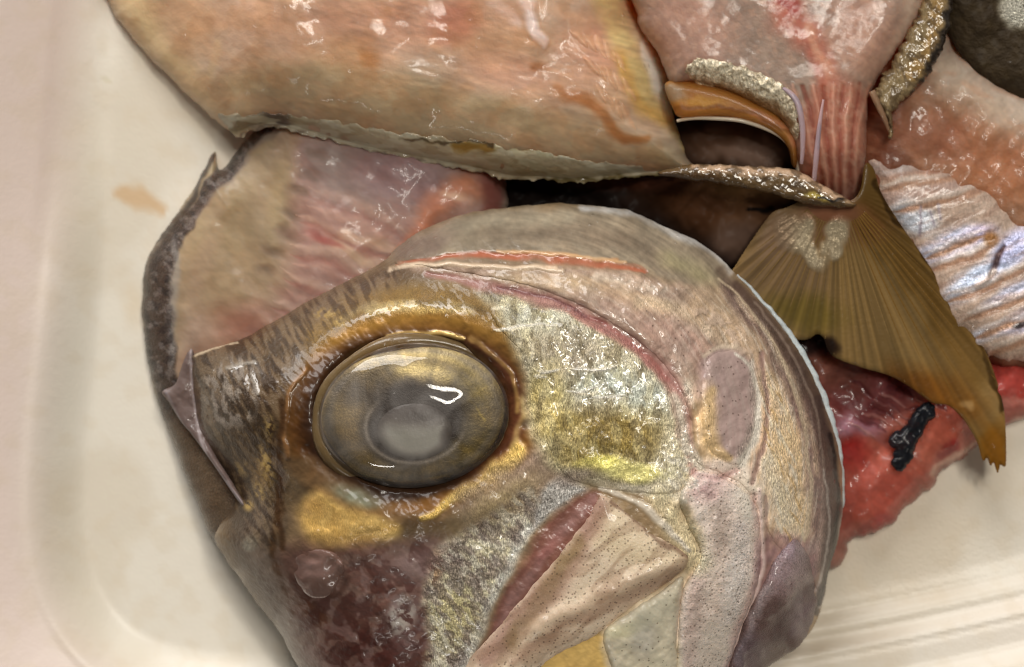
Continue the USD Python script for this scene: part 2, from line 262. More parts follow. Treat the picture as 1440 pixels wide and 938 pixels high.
# ------------------------------------------------------------------ the tray
FOOT = [(175, -420), (150, -150), (128, 60), (112, 250), (92, 450), (72, 640), (74, 760), (98, 850), (160, 925), (270, 965), (480, 972), (760, 950), (1000, 918), (1160, 890), (1300, 862), (1440, 830), (1640, 775), (1850, 690), (1960, 560), (2000, 300), (2000, -100), (1960, -420), (1800, -560), (1000, -600), (400, -580)]
def tray():
    path = thing('food_tray', 'shallow white plastic tray that the cut fish lies in', 'tray')
    B = dense(spline(FOOT, True), True, 3)[0]; pg = shapely.Polygon(B); tree = cKDTree(B)
    def grid(x0, x1, y0, y1, st):
        X, Y = np.meshgrid(np.arange(x0, x1, st), np.arange(y0, y1, st)); return X, Y
    X, Y = grid(-260, 2300, -900, 1400, 5.0)
    q = np.stack([X.ravel(), Y.ravel()], 1); d = tree.query(q)[0]; sd = np.where(shapely.contains_xy(pg, q[:, 0], q[:, 1]), -d, d)   # > 0 outside the foot
    low = sstep(600, 1000, q[:, 1]) * sstep(620, 1050, q[:, 0])             # the near wall carries moulded steps
    plain = np.where(sd < -60, 0, np.where(sd < 50, (sd + 60) ** 2 / 300, 40.3 + (sd - 50) * .5))
    s2 = sd + 30
    st_ = 48 * sstep(-56, 30, sd) + .30 * np.maximum(sd - 30, 0); wl = sstep(150, 480, q[:, 1]); plain = plain * (1 - wl) + st_ * wl
    step1 = 12 * sstep(-14, 34, s2) + 8 * np.clip(s2 / 120, 0, 1) + 16 * sstep(44, 66, s2) + 15 * sstep(92, 116, s2) + 14 * np.exp(-((s2 - 50) / 6) ** 2) - 8 * np.exp(-((s2 - 34) / 7) ** 2) - 6 * np.exp(-((s2 - 4) / 7) ** 2) + .45 * np.maximum(s2 - 110, 0)
    z = plain * (1 - low) + step1 * low
    z = np.minimum(z, 75 + 40 * low) + .5 * fbm2(q[:, 0] / 40, q[:, 1] / 40, 3, 3)
    cv = Cv(q[:, 0], q[:, 1], (233, 226, 212)); cv.v['rough'][:] = .45; cv.v['film'][:] = .1; cv.v['bump'][:] = .10
    cv.put(sstep(.45, .7, cv.n(160, 3, 4)) * .5, (216, 204, 184))
    cv.put(sstep(-30, 60, sd) * (1 - low), (228, 210, 200))
    cv.warp(6, 20)
    cv.put(cv.line([(165, 268), (195, 278), (225, 293)], [8, 13, 7], .7) * .55, (206, 160, 108))
    cv.put(cv.blob(190, 430, 14, 28, 0, .8) * .25, (208, 176, 130))
    cv.put(cv.blob(150, 110, 6, 4) * .3, (190, 180, 140)); cv.v['bump'] += .25 * cv.blob(1330, 800, 160, 90, 0, .8)
    cv.put(sstep(.5, .8, cv.n(24, 4, 6)) * .18 + cv.blob(1300, 740, 200, 70, -30, .9) * .3, (214, 196, 168))
    idx = np.arange(len(q)).reshape(X.shape); a, b, c, e = idx[:-1, :-1].ravel(), idx[:-1, 1:].ravel(), idx[1:, 1:].ravel(), idx[1:, :-1].ravel()
    T = np.vstack([np.stack([a, e, c], 1), np.stack([a, c, b], 1)]); T = T[(sd[T] < 330).all(1)]
    P = np.stack([(q[:, 0] - CX) * U, (CY - q[:, 1]) * U, z * U], 1)
    n = len(P); P2 = np.vstack([P, P - [0, 0, .0022]])
    pr = cv_prims(cv)
    E = np.vstack([T[:, [0, 1]], T[:, [1, 2]], T[:, [2, 0]]]); key = E[:, 0].astype(np.int64) * n + E[:, 1]; be = E[~np.isin(key, E[:, 1].astype(np.int64) * n + E[:, 0])]
    TT = np.vstack([T, n + T[:, ::-1], np.stack([be[:, 1], be[:, 0], n + be[:, 0]], 1), np.stack([be[:, 1], n + be[:, 0], n + be[:, 1]], 1)])
    put_mesh(path + '/tray_shell', P2, TT, 'plastic', None, {k: np.vstack([v, v]) for k, v in pr.items()})
tray()

EDGE = lambda d, r: np.sqrt(np.clip(1 - (1 - np.clip(d / r, 0, 1)) ** 2, 0, 1))   # rounded shoulder

# ------------------------------------------------------------------ red viscera lump and the black scrap on it
def viscera():
    path = thing('raw_fish_trimming', 'raw red lump of fish meat behind the gill edge, below the tail fin', 'fish meat')
    out = [(1100, 470), (1200, 470), (1300, 500), (1390, 500), (1440, 500), (1500, 540), (1480, 575), (1440, 586), (1400, 605), (1371, 633), (1322, 664), (1312, 682), (1281, 709), (1254, 738), (1229, 748), (1199, 760), (1190, 780), (1171, 798), (1130, 790), (1080, 700)]
    def paint(cv):
        cv.warp(8, 25, 2); cv.col[:] = np.array([160, 88, 74]) / 255; cv.v['film'][:] = .9; cv.v['rough'][:] = .35; cv.v['bump'][:] = .3
        cv.put(cv.blob(1225, 555, 75, 55, 20, .5), (104, 50, 50)); cv.put(cv.blob(1160, 520, 60, 26, 20, .5) * .8, (120, 72, 58)); cv.put(cv.blob(1150, 478, 46, 20), (40, 24, 22))  # near-black blob paints the tail fin's shadow onto the meat
        cv.put(cv.line([(1190, 600), (1225, 605), (1250, 625)], [14, 10, 8]) * .8, (150, 105, 118)); cv.put(cv.blob(1197, 638, 22, 24, 0, .5), (150, 42, 38))
        cv.put(cv.blob(1285, 620, 60, 45, -35, .5) * .8, (190, 104, 84)); cv.put(cv.blob(1335, 590, 40, 40, 0, .5) * .7, (170, 78, 60))
        cv.put(cv.blob(1235, 690, 60, 50, -20, .6) * .7, (184, 84, 70)); cv.put(cv.blob(1255, 735, 60, 14, -25, .6) * .8, (140, 44, 42)); cv.put(cv.blob(1337, 630, 9, 14, 30) * .8, (130, 34, 32))
        for k in range(16):
            x0, y0 = 1190 + (k * 37) % 120, 535 + (k * 23) % 60
            cv.put(cv.line([(x0, y0), (x0 + 22, y0 + 10), (x0 + 44, y0 + 26)], 2.4, .7, .3) * .6, (168, 116, 106) if k % 2 else (86, 36, 40), dh=3 if k % 2 else -3)
        cv.put(cv.line([(1310, 668), (1345, 642), (1380, 622), (1450, 584)], 5, .8), (214, 160, 140))
        cv.put(cv.blob(1420, 530, 40, 40) * .8, (176, 62, 56)); cv.put(cv.line([(1400, 570), (1450, 560)], 6), (196, 110, 98))
        cv.mottle(.08, 11); cv.h += 26 * (cv.n(42, 2, 5) - .5) + 1.5 * (cv.n(10, 2, 8) - .5)
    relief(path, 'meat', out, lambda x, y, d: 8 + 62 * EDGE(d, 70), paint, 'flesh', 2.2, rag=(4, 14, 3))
    path = thing('black_membrane_scrap', 'small black forked scrap of membrane lying on the raw red meat', 'membrane scrap')
    def pb(cv):
        cv.col[:] = np.array([26, 26, 30]) / 255; cv.v['film'][:] = .3; cv.v['rough'][:] = .25; cv.h += 6 * (cv.n(12, 2, 6) - .5)
    relief(path, 'scrap', [(1318, 570), (1300, 566), (1284, 582), (1270, 602), (1254, 608), (1248, 622), (1258, 632), (1254, 648), (1260, 661), (1272, 660), (1284, 642), (1288, 624), (1296, 612), (1304, 596), (1316, 586)],
           lambda x, y, d: 74 + 9 * EDGE(d, 9), pb, 'flesh', 1.4, bottom=62, rag=(2, 6, 4))
viscera()

# ------------------------------------------------------------------ dark pieces lying lowest, seen in the gap and in the top right corner
def dark_pieces():
    path = thing('dark_fish_offcut', 'dark brown skin-on fish offcut in the gap between head and large fillet, gap shade painted in', 'fish offcut')
    def p(cv):
        cv.warp(10, 40, 4); cv.col[:] = np.array([20, 11, 8]) / 255; cv.v['film'][:] = 0; cv.v['rough'][:] = .7; cv.v['bump'][:] = .05  # near-black base puts the shade of the gap into the brown skin
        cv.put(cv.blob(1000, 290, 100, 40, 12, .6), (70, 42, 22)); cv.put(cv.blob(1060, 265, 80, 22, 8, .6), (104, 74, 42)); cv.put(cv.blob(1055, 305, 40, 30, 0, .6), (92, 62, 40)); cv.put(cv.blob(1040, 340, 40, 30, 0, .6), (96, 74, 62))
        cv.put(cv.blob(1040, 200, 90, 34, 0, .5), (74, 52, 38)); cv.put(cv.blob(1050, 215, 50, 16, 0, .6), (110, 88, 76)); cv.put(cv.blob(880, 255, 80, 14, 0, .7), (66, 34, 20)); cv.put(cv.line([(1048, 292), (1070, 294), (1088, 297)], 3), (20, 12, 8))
        cv.h += 14 * (cv.n(30, 3, 2) - .5)
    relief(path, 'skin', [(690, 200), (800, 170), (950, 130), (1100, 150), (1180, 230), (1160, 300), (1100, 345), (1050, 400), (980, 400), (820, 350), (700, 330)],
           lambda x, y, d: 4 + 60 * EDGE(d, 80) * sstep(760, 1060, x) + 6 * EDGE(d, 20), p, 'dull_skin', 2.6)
    path = thing('olive_skin_fillet', 'fish piece with dark olive skin and a silver glint in the far corner', 'fish piece')
    def p2(cv):
        cv.col[:] = np.array([50, 40, 28]) / 255; cv.v['film'][:] = .1; cv.v['rough'][:] = .6; cv.v['bump'][:] = 1.2; cv.put(cv.n(12, 3, 3) * .5, (78, 64, 42)); cv.warp(4, 8)
        cv.put(cv.blob(1436, 12, 30, 28, 20, .35), (190, 186, 170), metal=.6, rough=.25, glit=.8, bump=1.0)  # silver glint painted as a pale metallic patch
    relief(path, 'skin', [(1290, -80), (1330, 40), (1370, 100), (1430, 140), (1520, 160), (1600, 100), (1600, -90)], lambda x, y, d: 70 + 26 * EDGE(d, 60) + 10 * (fbm2(x / 30, y / 30, 3, 4) - .5), p2, 'dull_skin', 2.5, bottom=0)
dark_pieces()

# ------------------------------------------------------------------ right fillet
def right_fillet():
    path = thing('belly_fillet', 'pink fillet on the right with iridescent blue-white belly lining showing', 'fish fillet')
    out = [(1240, 60), (1300, 30), (1334, 40), (1352, 66), (1400, 89), (1437, 115), (1520, 150), (1600, 300), (1580, 520), (1500, 525), (1440, 522), (1390, 512), (1330, 470), (1280, 400), (1225, 330), (1190, 260), (1200, 140)]
    hz = lambda x, y, d: 26 + 70 * EDGE(d, 60)
    def paint(cv):
        cv.warp(10, 45, 6); cv.col[:] = np.array([152, 106, 78]) / 255; cv.v['film'][:] = .5; cv.v['bump'][:] = .35
        cv.put(cv.poly([(1300, 30), (1350, 60), (1437, 112), (1520, 160), (1500, 210), (1420, 190), (1360, 150), (1300, 120)], 30), (192, 166, 146))
        cv.put(cv.blob(1390, 235, 70, 40, 10, .7), (172, 112, 78)); cv.put(cv.blob(1240, 190, 34, 70, 0, .6), (126, 72, 50)); cv.put(cv.blob(1300, 190, 60, 30, 10, .7) * .7, (160, 104, 82))
        cv.put(sstep(.5, .75, cv.n(14, 3, 7, 20, 3)) * .3, (196, 140, 110))
        cv.mottle(.06, 9); cv.h += 10 * (cv.n(40, 3, 5) - .5)
    relief(path, 'flesh', out, hz, paint, 'flesh', 2.4, rag=(3, 18, 8))
    def lining(cv):
        cv.warp(4, 34, 12); cv.col[:] = np.array([186, 160, 142]) / 255; cv.v['film'][:] = .5; cv.v['glit'][:] = .25; cv.v['bump'][:] = .6
        cv.put(cv.blob(1300, 235, 90, 12, -6, .6), (150, 108, 86)); cv.put(cv.blob(1255, 237, 40, 9, 0, .6), (176, 158, 150)); cv.put(cv.blob(1300, 268, 90, 16, -10, .6) * .8, (176, 146, 134))
        for (cx, cy, rx, ry, a, col, k) in ((1285, 305, 34, 20, 20, (206, 212, 224), .9), (1340, 345, 52, 19, -22, (206, 214, 246), 1), (1385, 385, 62, 17, -34, (208, 220, 246), 1), (1425, 345, 30, 20, -40, (204, 208, 248), 1), (1420, 415, 46, 12, -28, (200, 204, 230), .9), (1400, 465, 46, 9, -20, (200, 204, 222), .9), (1375, 330, 24, 12, -20, (196, 176, 220), .5), (1440, 450, 30, 14, -30, (190, 190, 222), .8)):
            cv.put(cv.blob(cx, cy, rx, ry, a, .55) * k, col, metal=.25, rough=.3)
        for pts in ([(1232, 270), (1300, 258), (1380, 240)], [(1250, 300), (1330, 285), (1400, 262)], [(1300, 365), (1350, 345), (1388, 330)], [(1305, 385), (1360, 365), (1400, 345)], [(1330, 425), (1400, 400), (1470, 362)], [(1350, 452), (1420, 430), (1480, 400)], [(1370, 478), (1430, 455), (1480, 440)], [(1380, 500), (1430, 484), (1480, 470)]):
            cv.put(cv.line(pts, 5, .8, .2), (166, 128, 104), dh=-.8); cv.put(cv.line([(x, y - 9) for x, y in pts], 4, .8, .2) * .6, (212, 196, 184), dh=.6)
        for pts in ([(1295, 292), (1292, 310), (1290, 328)], [(1322, 290), (1324, 310)], [(1310, 300), (1312, 318)]): cv.put(cv.line(pts, 2, .8) * .7, (140, 128, 140))
        cv.put(cv.blob(1393, 335, 9, 11, 0, .5), (150, 104, 60))
        cv.put(cv.line([(1411, 346), (1402, 368), (1394, 388)], [2, 5, 3], .6), (86, 66, 70), dh=-4); cv.put(cv.line([(1400, 378), (1388, 392), (1374, 400)], 4, .6), (206, 190, 182), dh=3, film=1)
        cv.put(cv.blob(1436, 455, 10, 4, -30), (60, 50, 52))
        cv.put(sstep(.5, .8, cv.n(5, 3, 9, -25, 5)) * .35, (150, 116, 100)); cv.mottle(.07, 12, -25, 3); cv.h += 1.5 * (cv.n(9, 3, 4, -25, 4) - .5)
    relief(path, 'belly_lining', [(1216, 222), (1260, 216), (1330, 222), (1395, 250), (1440, 290), (1500, 310), (1560, 400), (1530, 500), (1440, 506), (1392, 500), (1340, 462), (1300, 410), (1262, 350), (1230, 300)],
           lambda x, y, d: hz(x, y, d + 14) + 3 + 4 * EDGE(d, 12), lining, 'lining', 1.9, bottom=lambda x, y: np.full(len(x), 30.0), rag=(6, 14, 9), label='iridescent blue-white belly lining')
right_fillet()

# ------------------------------------------------------------------ fillet with the tail: flesh, silver belly wall, sinews, skin fringe, tail fin
TZ = lambda x, y: 150 - 60 * sstep(200, 300, y)
def tail_fillet():
    path = thing('tail_fillet', 'pink fillet narrowing to the amber tail fin, silver belly patch on its side', 'fish fillet')
    out = [(905, -90), (895, 20), (925, 75), (945, 118), (975, 116), (1020, 128), (1065, 150), (1095, 168), (1114, 196), (1118, 215), (1122, 250), (1140, 268), (1165, 290), (1195, 300), (1212, 270), (1217, 220), (1219, 165), (1224, 130), (1248, 90), (1275, 50), (1300, 0), (1310, -90)]
    hz = lambda x, y, d: TZ(x, y) - 45 + 45 * EDGE(d, 40)
    def paint(cv):
        cv.warp(10, 40, 21); cv.col[:] = np.array([154, 130, 114]) / 255; cv.v['film'][:] = .45; cv.v['bump'][:] = .3
        cv.put(cv.blob(960, 50, 70, 60, 0, .6) * .8, (176, 134, 116)); cv.put(cv.line([(1085, -60), (1110, 20), (1150, 80), (1160, 140)], [26, 24, 18, 10], .8) * .8, (176, 92, 72))
        cv.put(cv.line([(1100, -20), (1100, 5), (1115, 15)], 8, .8) * .8, (150, 44, 36)); cv.put(cv.line([(1130, 40), (1155, 85), (1165, 110)], 6, .8) * .8, (206, 148, 118))
        cv.put(cv.poly([(1130, 150), (1160, 110), (1215, 130), (1220, 200), (1212, 290), (1130, 290), (1125, 200)], 18) * .85, (170, 104, 84))
        cv.warp(3, 30, 22)
        for k in range(9):
            x0 = 1136 + k * 9; cv.put(cv.line([(x0 + (x0 - 1175) * .5, 120), (x0, 190), (x0 + (1185 - x0) * .35, 285)], 2.4, .8) * .7, ((206, 146, 122), (140, 74, 60))[k % 2], dh=(3, -3)[k % 2])
        cv.put(cv.line([(1246, 96), (1268, 55), (1290, 10), (1298, -60)], [8, 14, 18, 18], .6), (208, 182, 160))
        cv.put(cv.blob(1210, 50, 50, 60, 0, .7) * .5, (190, 134, 112))
        cv.mottle(.06, 7); cv.put(sstep(.55, .8, cv.n(7, 3, 11)) * .35, (200, 158, 134)); cv.h += 3 * (cv.n(60, 2, 5) - .5) + .3 * (cv.n(12, 2, 6) - .5)
    relief(path, 'flesh', out, hz, paint, 'flesh', 2.0, bottom=40, rag=(1.5, 14, 8))
    fb = dense(spline(out, True), True)[0]; ft, fq = cKDTree(fb), shapely.Polygon(fb)
    def fdist(x, y): return ft.query(np.stack([x, y], 1))[0] * shapely.contains_xy(fq, x, y)
    def silver(cv):
        cv.warp(5, 9, 5); cv.col[:] = np.array([228, 214, 186]) / 255; cv.v['film'][:] = 1.0; cv.v['metal'][:] = .35; cv.v['rough'][:] = .28; cv.v['glit'][:] = .5; cv.v['bump'][:] = .9
        cv.put(sstep(.5, .66, cv.n(5, 3, 3)) * .55, (136, 118, 92)); cv.put(cv.line([(960, 125), (1020, 128), (1080, 148), (1110, 175)], 7, .8), (150, 120, 84)); cv.h += 3.5 * (cv.n(9, 2, 5) - .5)
    relief(path, 'silver_belly_patch', [(963, 98), (975, 86), (993, 81), (1042, 93), (1080, 108), (1108, 124), (1120, 150), (1122, 190), (1116, 196), (1095, 168), (1065, 150), (1020, 128), (980, 118)],
           lambda x, y, d: hz(x, y, np.maximum(fdist(x, y), 2)) + 1 + 3 * EDGE(d, 8), silver, 'lining', 1.4, bottom=90, rag=(3, 7, 2), label='crinkled silver belly lining patch')
    def orange(cv):
        cv.warp(4, 14); cv.col[:] = np.array([160, 100, 44]) / 255; cv.v['film'][:] = .5; cv.put(cv.blob(990, 143, 30, 8, 0, .6) * .7, (196, 136, 52)); cv.put(cv.blob(945, 130, 20, 14), (150, 118, 90)); cv.put(cv.line([(1060, 160), (1100, 176), (1116, 200)], 6), (176, 108, 70))
        cv.put(cv.line([(950, 155), (1000, 150), (1060, 160), (1110, 190)], 3, .7) * .6, (110, 64, 28))
    relief(path, 'cut_belly_wall', [(935, 118), (960, 114), (1020, 126), (1066, 146), (1098, 166), (1119, 196), (1122, 236), (1114, 232), (1108, 208), (1092, 190), (1060, 174), (1015, 164), (960, 166), (945, 150)],
           lambda x, y, d: TZ(x, y) - 34 + 16 * EDGE(d, 12), orange, 'flesh', 1.4, bottom=70, label='orange-brown cut belly wall')
    tube(path, 'belly_wall_edge', [(952, 170, 118), (985, 166, 122), (1030, 168, 124), (1070, 178, 122), (1102, 195, 118), (1118, 218, 112), (1122, 244, 102)], [2.2, 2.6, 3, 3, 3.2, 3.4, 2.5], 'flesh', (226, 208, 180), film=.5, bump=.6)
    tube(path, 'sinew', [(1095, 122, 150), (1112, 132, 154), (1124, 152, 154), (1129, 190, 148), (1127, 230, 136)], [2, 4, 4.5, 4, 2.5], 'flesh', (196, 166, 172), film=.6)
    tube(path, 'sinew', [(1158, 140, 156), (1152, 180, 153), (1148, 220, 146), (1144, 262, 128)], [1.5, 3.2, 4, 3], 'flesh', (198, 164, 168), film=.6)
    def fringe(cv):
        cv.warp(5, 10, 8); cv.col[:] = np.array([140, 120, 86]) / 255; cv.v['film'][:] = .8; cv.v['bump'][:] = .25; cv.v['glit'][:] = .3
        cv.put(cv.line([(1318, 0), (1312, 40), (1300, 80), (1280, 105)], 9, .6) * .6, (166, 126, 66)); cv.put(sstep(.5, .62, cv.n(6, 3, 4, 60, 2)) * .6, (84, 66, 44))
        cv.put(cv.line([(1340, -20), (1330, 50), (1300, 112), (1262, 160)], [7, 7, 5, 3], .7), (36, 28, 22)); cv.h += 2 * (cv.n(6, 3, 5) - .5)
    relief(path, 'skin_fringe', [(1300, -80), (1296, 0), (1280, 40), (1256, 82), (1226, 132), (1232, 142), (1244, 165), (1254, 194), (1256, 165), (1266, 150), (1282, 132), (1300, 112), (1316, 84), (1330, 50), (1338, 20), (1342, -80)],
           lambda x, y, d: 118 + 14 * EDGE(d, 12), fringe, 'skin', 1.5, bottom=90, rag=(5, 8, 5), label='ragged dark skin fringe')
    tube(path, 'bone_spine', [(1226, 128, 130), (1236, 150, 128), (1246, 172, 122), (1254, 196, 112)], [5, 4.5, 3.5, .8], 'flesh', (166, 124, 92), film=.5)
    # the fin
    FB = np.array([1178.0, 262.0])
    fan = [(1140, 278), (1105, 292), (1085, 300), (1058, 336), (1033, 375), (1000, 430), (1060, 470), (1129, 478), (1148, 470), (1158, 476), (1170, 500), (1209, 516), (1250, 528), (1282, 546), (1310, 566), (1333, 570), (1352, 586), (1364, 604), (1374, 622), (1382, 648), (1388, 644), (1393, 656), (1397, 650), (1403, 666), (1407, 654), (1414, 656), (1415, 630), (1414, 600), (1411, 570), (1400, 530), (1384, 490), (1352, 436), (1342, 424), (1322, 396), (1294, 354), (1267, 316), (1240, 272), (1228, 236), (1216, 232), (1210, 266), (1196, 282), (1168, 284)]
    def fz(x, y, d):
        r = np.hypot(x - FB[0], y - FB[1]); a = np.arctan2(x - FB[0], y - FB[1])
        return 128 - .10 * r - 10 * sstep(0, 90, r) + 0.8 * np.sin(a * 62) * sstep(30, 110, r) + 5 * np.sin(a * 5 + 1) * sstep(40, 250, r) + 3 * EDGE(d, 8)
    def fp(cv):
        r = np.hypot(cv.x - FB[0], cv.y - FB[1]); a = np.arctan2(cv.x - FB[0], cv.y - FB[1])
        cv.warp(8, 30, 3); cv.col[:] = np.array([152, 122, 74]) / 255; cv.v['film'][:] = .08; cv.v['bump'][:] = .2; cv.v['rough'][:] = .35
        cv.put(cv.poly([(1085, 298), (1150, 285), (1165, 400), (1120, 470), (1030, 430), (1035, 375)], 26) * .75, (150, 122, 90)); cv.put(cv.blob(1190, 310, 60, 30, 0, .6) * .8, (150, 100, 68))
        cv.put(cv.line([(1215, 240), (1250, 330), (1310, 420), (1370, 520)], 22, .7) * .7, (96, 68, 24)); cv.put(cv.line([(1232, 250), (1268, 316), (1342, 424), (1388, 500), (1410, 580)], 3.5, .6) * .8, (58, 38, 12))
        cv.put(cv.blob(1130, 440, 55, 26, 10, .7) * .7, (122, 104, 40)); cv.put(cv.blob(1290, 540, 46, 22, 30, .6) * .8, (124, 74, 22)); cv.put(cv.blob(1345, 560, 46, 26, 40, .6) * .7, (140, 84, 22)); cv.put(cv.blob(1398, 630, 26, 36, 0, .5) * .9, (146, 94, 22))
        cv.put(cv.blob(1350, 510, 40, 50, -35, .7) * .5, (156, 120, 66)); cv.put(cv.blob(1360, 570, 10, 8), (200, 156, 96)); cv.put(cv.blob(1160, 486, 18, 14), (44, 28, 18))  # last dark spot paints in the shadow at the fin notch
        st = fbm2(a * 45, r / 240, 2, 5); cv.col *= (1 + .34 * (st - .5) * sstep(40, 120, r))[:, None]
        for (cx, cy, rx, ry, an) in ((1122, 326, 26, 24, 20), (1142, 356, 14, 26, -20), (1180, 326, 15, 20, 10), (1170, 350, 12, 14, 0)):
            cv.put(cv.blob(cx, cy, rx, ry, an, .35), (222, 204, 170), metal=.3, rough=.25, bump=.7, glit=.15, film=1.0, dh=1.5)  # pale patches paint the wet glints at the fin base
        cv.put(cv.blob(1165, 300, 40, 12, 0, .6) * .7, (170, 112, 84)); cv.put(cv.blob(1228, 320, 14, 22, -30, .6) * .5, (150, 100, 60), film=1)
        cv.put(cv.blob(1095, 330, 22, 34, 30, .6) * .7, (172, 140, 112))
    relief(path, 'tail_fin', fan, fz, fp, 'fin', 1.7, bottom=lambda x, y: fz(x, y, np.zeros(len(x))) - 4, label='amber translucent tail fin')
    B = shapely.Polygon(dense(spline(fan, True), True)[0])
    for k in range(30):
        a = math.radians(-52 + 98 * k / 29); u = np.array([math.sin(a), math.cos(a)]); ray = shapely.LineString([FB + u * 46, FB + u * 520]).intersection(B)
        if ray.is_empty: continue
        g = max(getattr(ray, 'geoms', [ray]), key=lambda s: s.length)
        if g.length < 40: continue
        e = np.array(g.coords); rr = np.linspace(np.hypot(*(e[0] - FB)) + 6, np.hypot(*(e[-1] - FB)) - 4, 7); p = FB + rr[:, None] * u
        z = fz(p[:, 0], p[:, 1], np.full(7, 20.)); t = (k * .618) % 1
        tube(path, 'fin_ray', np.column_stack([p, z - .9]), [1.6, 1.4, 1.1, .6], 'fin', (150 + 16 * t, 120 + 14 * t, 72 + 10 * t) if k < 22 else (150, 112, 52), sides=6, film=.3)
tail_fillet()

# ------------------------------------------------------------------ large fillet along the top
def large_fillet():
    path = thing('large_fillet', 'large peach-pink fillet lying across the top, pale wet lower edge', 'fish fillet')
    out = [(120, -120), (152, 0), (178, 42), (215, 85), (262, 132), (300, 166), (330, 186), (360, 178), (400, 176), (470, 196), (545, 214), (620, 228), (690, 242), (720, 249), (760, 250), (800, 254), (850, 250), (925, 243), (960, 246), (1010, 252), (1005, 238), (975, 226), (962, 200), (950, 165), (943, 125), (935, 85), (915, 40), (890, 5), (880, -120)]
    hz = lambda x, y, d: 12 + 40 * sstep(180, 420, x) + 112 * EDGE(d, 120) * (.55 + .45 * sstep(150, 420, x)) - 30 * sstep(850, 1000, x)
    def paint(cv):
        cv.warp(12, 50, 31); cv.col[:] = np.array([198, 168, 144]) / 255; cv.v['film'][:] = .5; cv.v['bump'][:] = .3
        cv.put(cv.poly([(120, -120), (150, 0), (215, 85), (300, 166), (345, 186), (330, 130), (270, 90), (225, 40), (200, -120)], 22), (250, 208, 160))
        cv.put(cv.poly([(320, 100), (450, 80), (600, 110), (800, 160), (960, 232), (850, 245), (700, 240), (550, 205), (400, 172), (340, 180), (300, 160)], 26), (176, 152, 120))
        cv.put(cv.blob(440, 40, 110, 40, 10, .7) * .8, (192, 150, 122)); cv.put(cv.blob(600, 30, 120, 40, 0, .7) * .7, (186, 138, 114)); cv.put(cv.blob(490, 85, 50, 26, 20, .7) * .6, (178, 136, 96)); cv.put(cv.blob(262, 30, 40, 40, 30, .7) * .6, (214, 166, 124))
        cv.put(cv.blob(690, 60, 90, 36, 0, .7) * .6, (186, 144, 108)); cv.put(cv.blob(730, 110, 80, 26, 12, .7) * .6, (190, 138, 112)); cv.put(cv.blob(760, 93, 16, 8, -10, .6) * .8, (150, 88, 44)); cv.put(cv.blob(520, 80, 14, 9, 0, .6) * .6, (166, 106, 56))
        cv.put(cv.line([(790, 125), (830, 150), (870, 180), (910, 195)], [10, 9, 8, 6], .7) * .8, (160, 100, 54)); cv.put(cv.blob(840, 70, 50, 46, 30, .7) * .7, (192, 134, 106)); cv.put(cv.blob(640, 30, 40, 30) * .5, (180, 108, 84))
        cv.put(cv.line([(845, -60), (870, 40), (900, 90), (925, 150), (960, 215)], [26, 24, 20, 15, 8], .7), (212, 182, 126)); cv.put(cv.line([(915, 55), (930, 95), (940, 140), (955, 190)], [7, 11, 10, 6], .7), (244, 232, 216), film=.9)
        cv.put(cv.line([(875, 80), (895, 130), (930, 170)], 10, .8) * .7, (206, 156, 82))
        cv.put(cv.line([(735, 5), (745, 35), (765, 55)], [10, 9, 6], .6), (226, 200, 190), film=.8, dh=3); cv.put(cv.line([(700, 10), (720, 30)], 6, .7) * .7, (220, 190, 176))
        for k in range(14):
            x0, y0 = 800 + (k % 5) * 13 + k * 3, 40 + k * 8; cv.put(cv.line([(x0, y0), (x0 + 10, y0 + 14), (x0 + 22, y0 + 30)], 3.5, .8, .3) * .6, (222, 168, 132), dh=4)
        cv.put(cv.line([(300, 60), (295, 100), (280, 130), (320, 165)], 6, .8) * .5, (218, 182, 140)); cv.put(cv.blob(330, 150, 40, 16, 10, .7) * .6, (206, 170, 134))
        cv.put(sstep(.5, .75, cv.n(16, 3, 14, 15, 3)) * .25, (206, 158, 122)); cv.put(sstep(.55, .75, cv.n(30, 3, 16)) * .25, (172, 124, 84))
        cv.mottle(.05, 5, 15, 2.0); cv.col *= (1 + .12 * (cv.n(3.5, 2, 19, 14, 9) - .5) * sstep(.4, .6, cv.n(60, 2, 23)))[:, None]
        cv.h += 12 * (cv.n(70, 2, 5) - .5) + 1.6 * (cv.n(20, 2, 9, 15, 2) - .5)
    relief(path, 'flesh', out, hz, paint, 'flesh', 2.1, bottom=8, rag=(1.5, 14, 8))
    fb = dense(spline(out, True), True)[0]; ft, fp_ = cKDTree(fb), shapely.Polygon(fb)
    def fdist(x, y): return ft.query(np.stack([x, y], 1))[0] * shapely.contains_xy(fp_, x, y)
    def edge(cv):
        cv.warp(5, 16, 41); cv.col[:] = np.array([196, 174, 142]) / 255; cv.v['film'][:] = 1.0; cv.v['bump'][:] = .5
        cv.put(cv.blob(350, 176, 46, 14, 0, .6), (150, 128, 104)); cv.put(cv.blob(388, 168, 22, 12, 20, .6), (92, 76, 66)); cv.put(cv.line([(640, 205), (670, 208), (696, 206)], 6, .7), (158, 116, 52)); cv.put(cv.line([(560, 196), (620, 200), (660, 198), (700, 204), (714, 196)], 2, .7) * .8, (70, 54, 34))
        cv.put(cv.line([(700, 205), (760, 212), (820, 222)], [5, 7, 5], .7), (222, 206, 166)); cv.put(cv.blob(420, 165, 16, 6) * .5, (206, 190, 150))
        cv.put(cv.line([(340, 190), (400, 180), (470, 200), (545, 218), (690, 246)], 2.6, .7) * .6, (80, 60, 50)); cv.put(sstep(.52, .7, cv.n(8, 3, 6, 10, 3)) * .4, (150, 124, 88)); cv.put(sstep(.55, .7, cv.n(10, 3, 12, 8, 4)) * .6, (226, 210, 178))
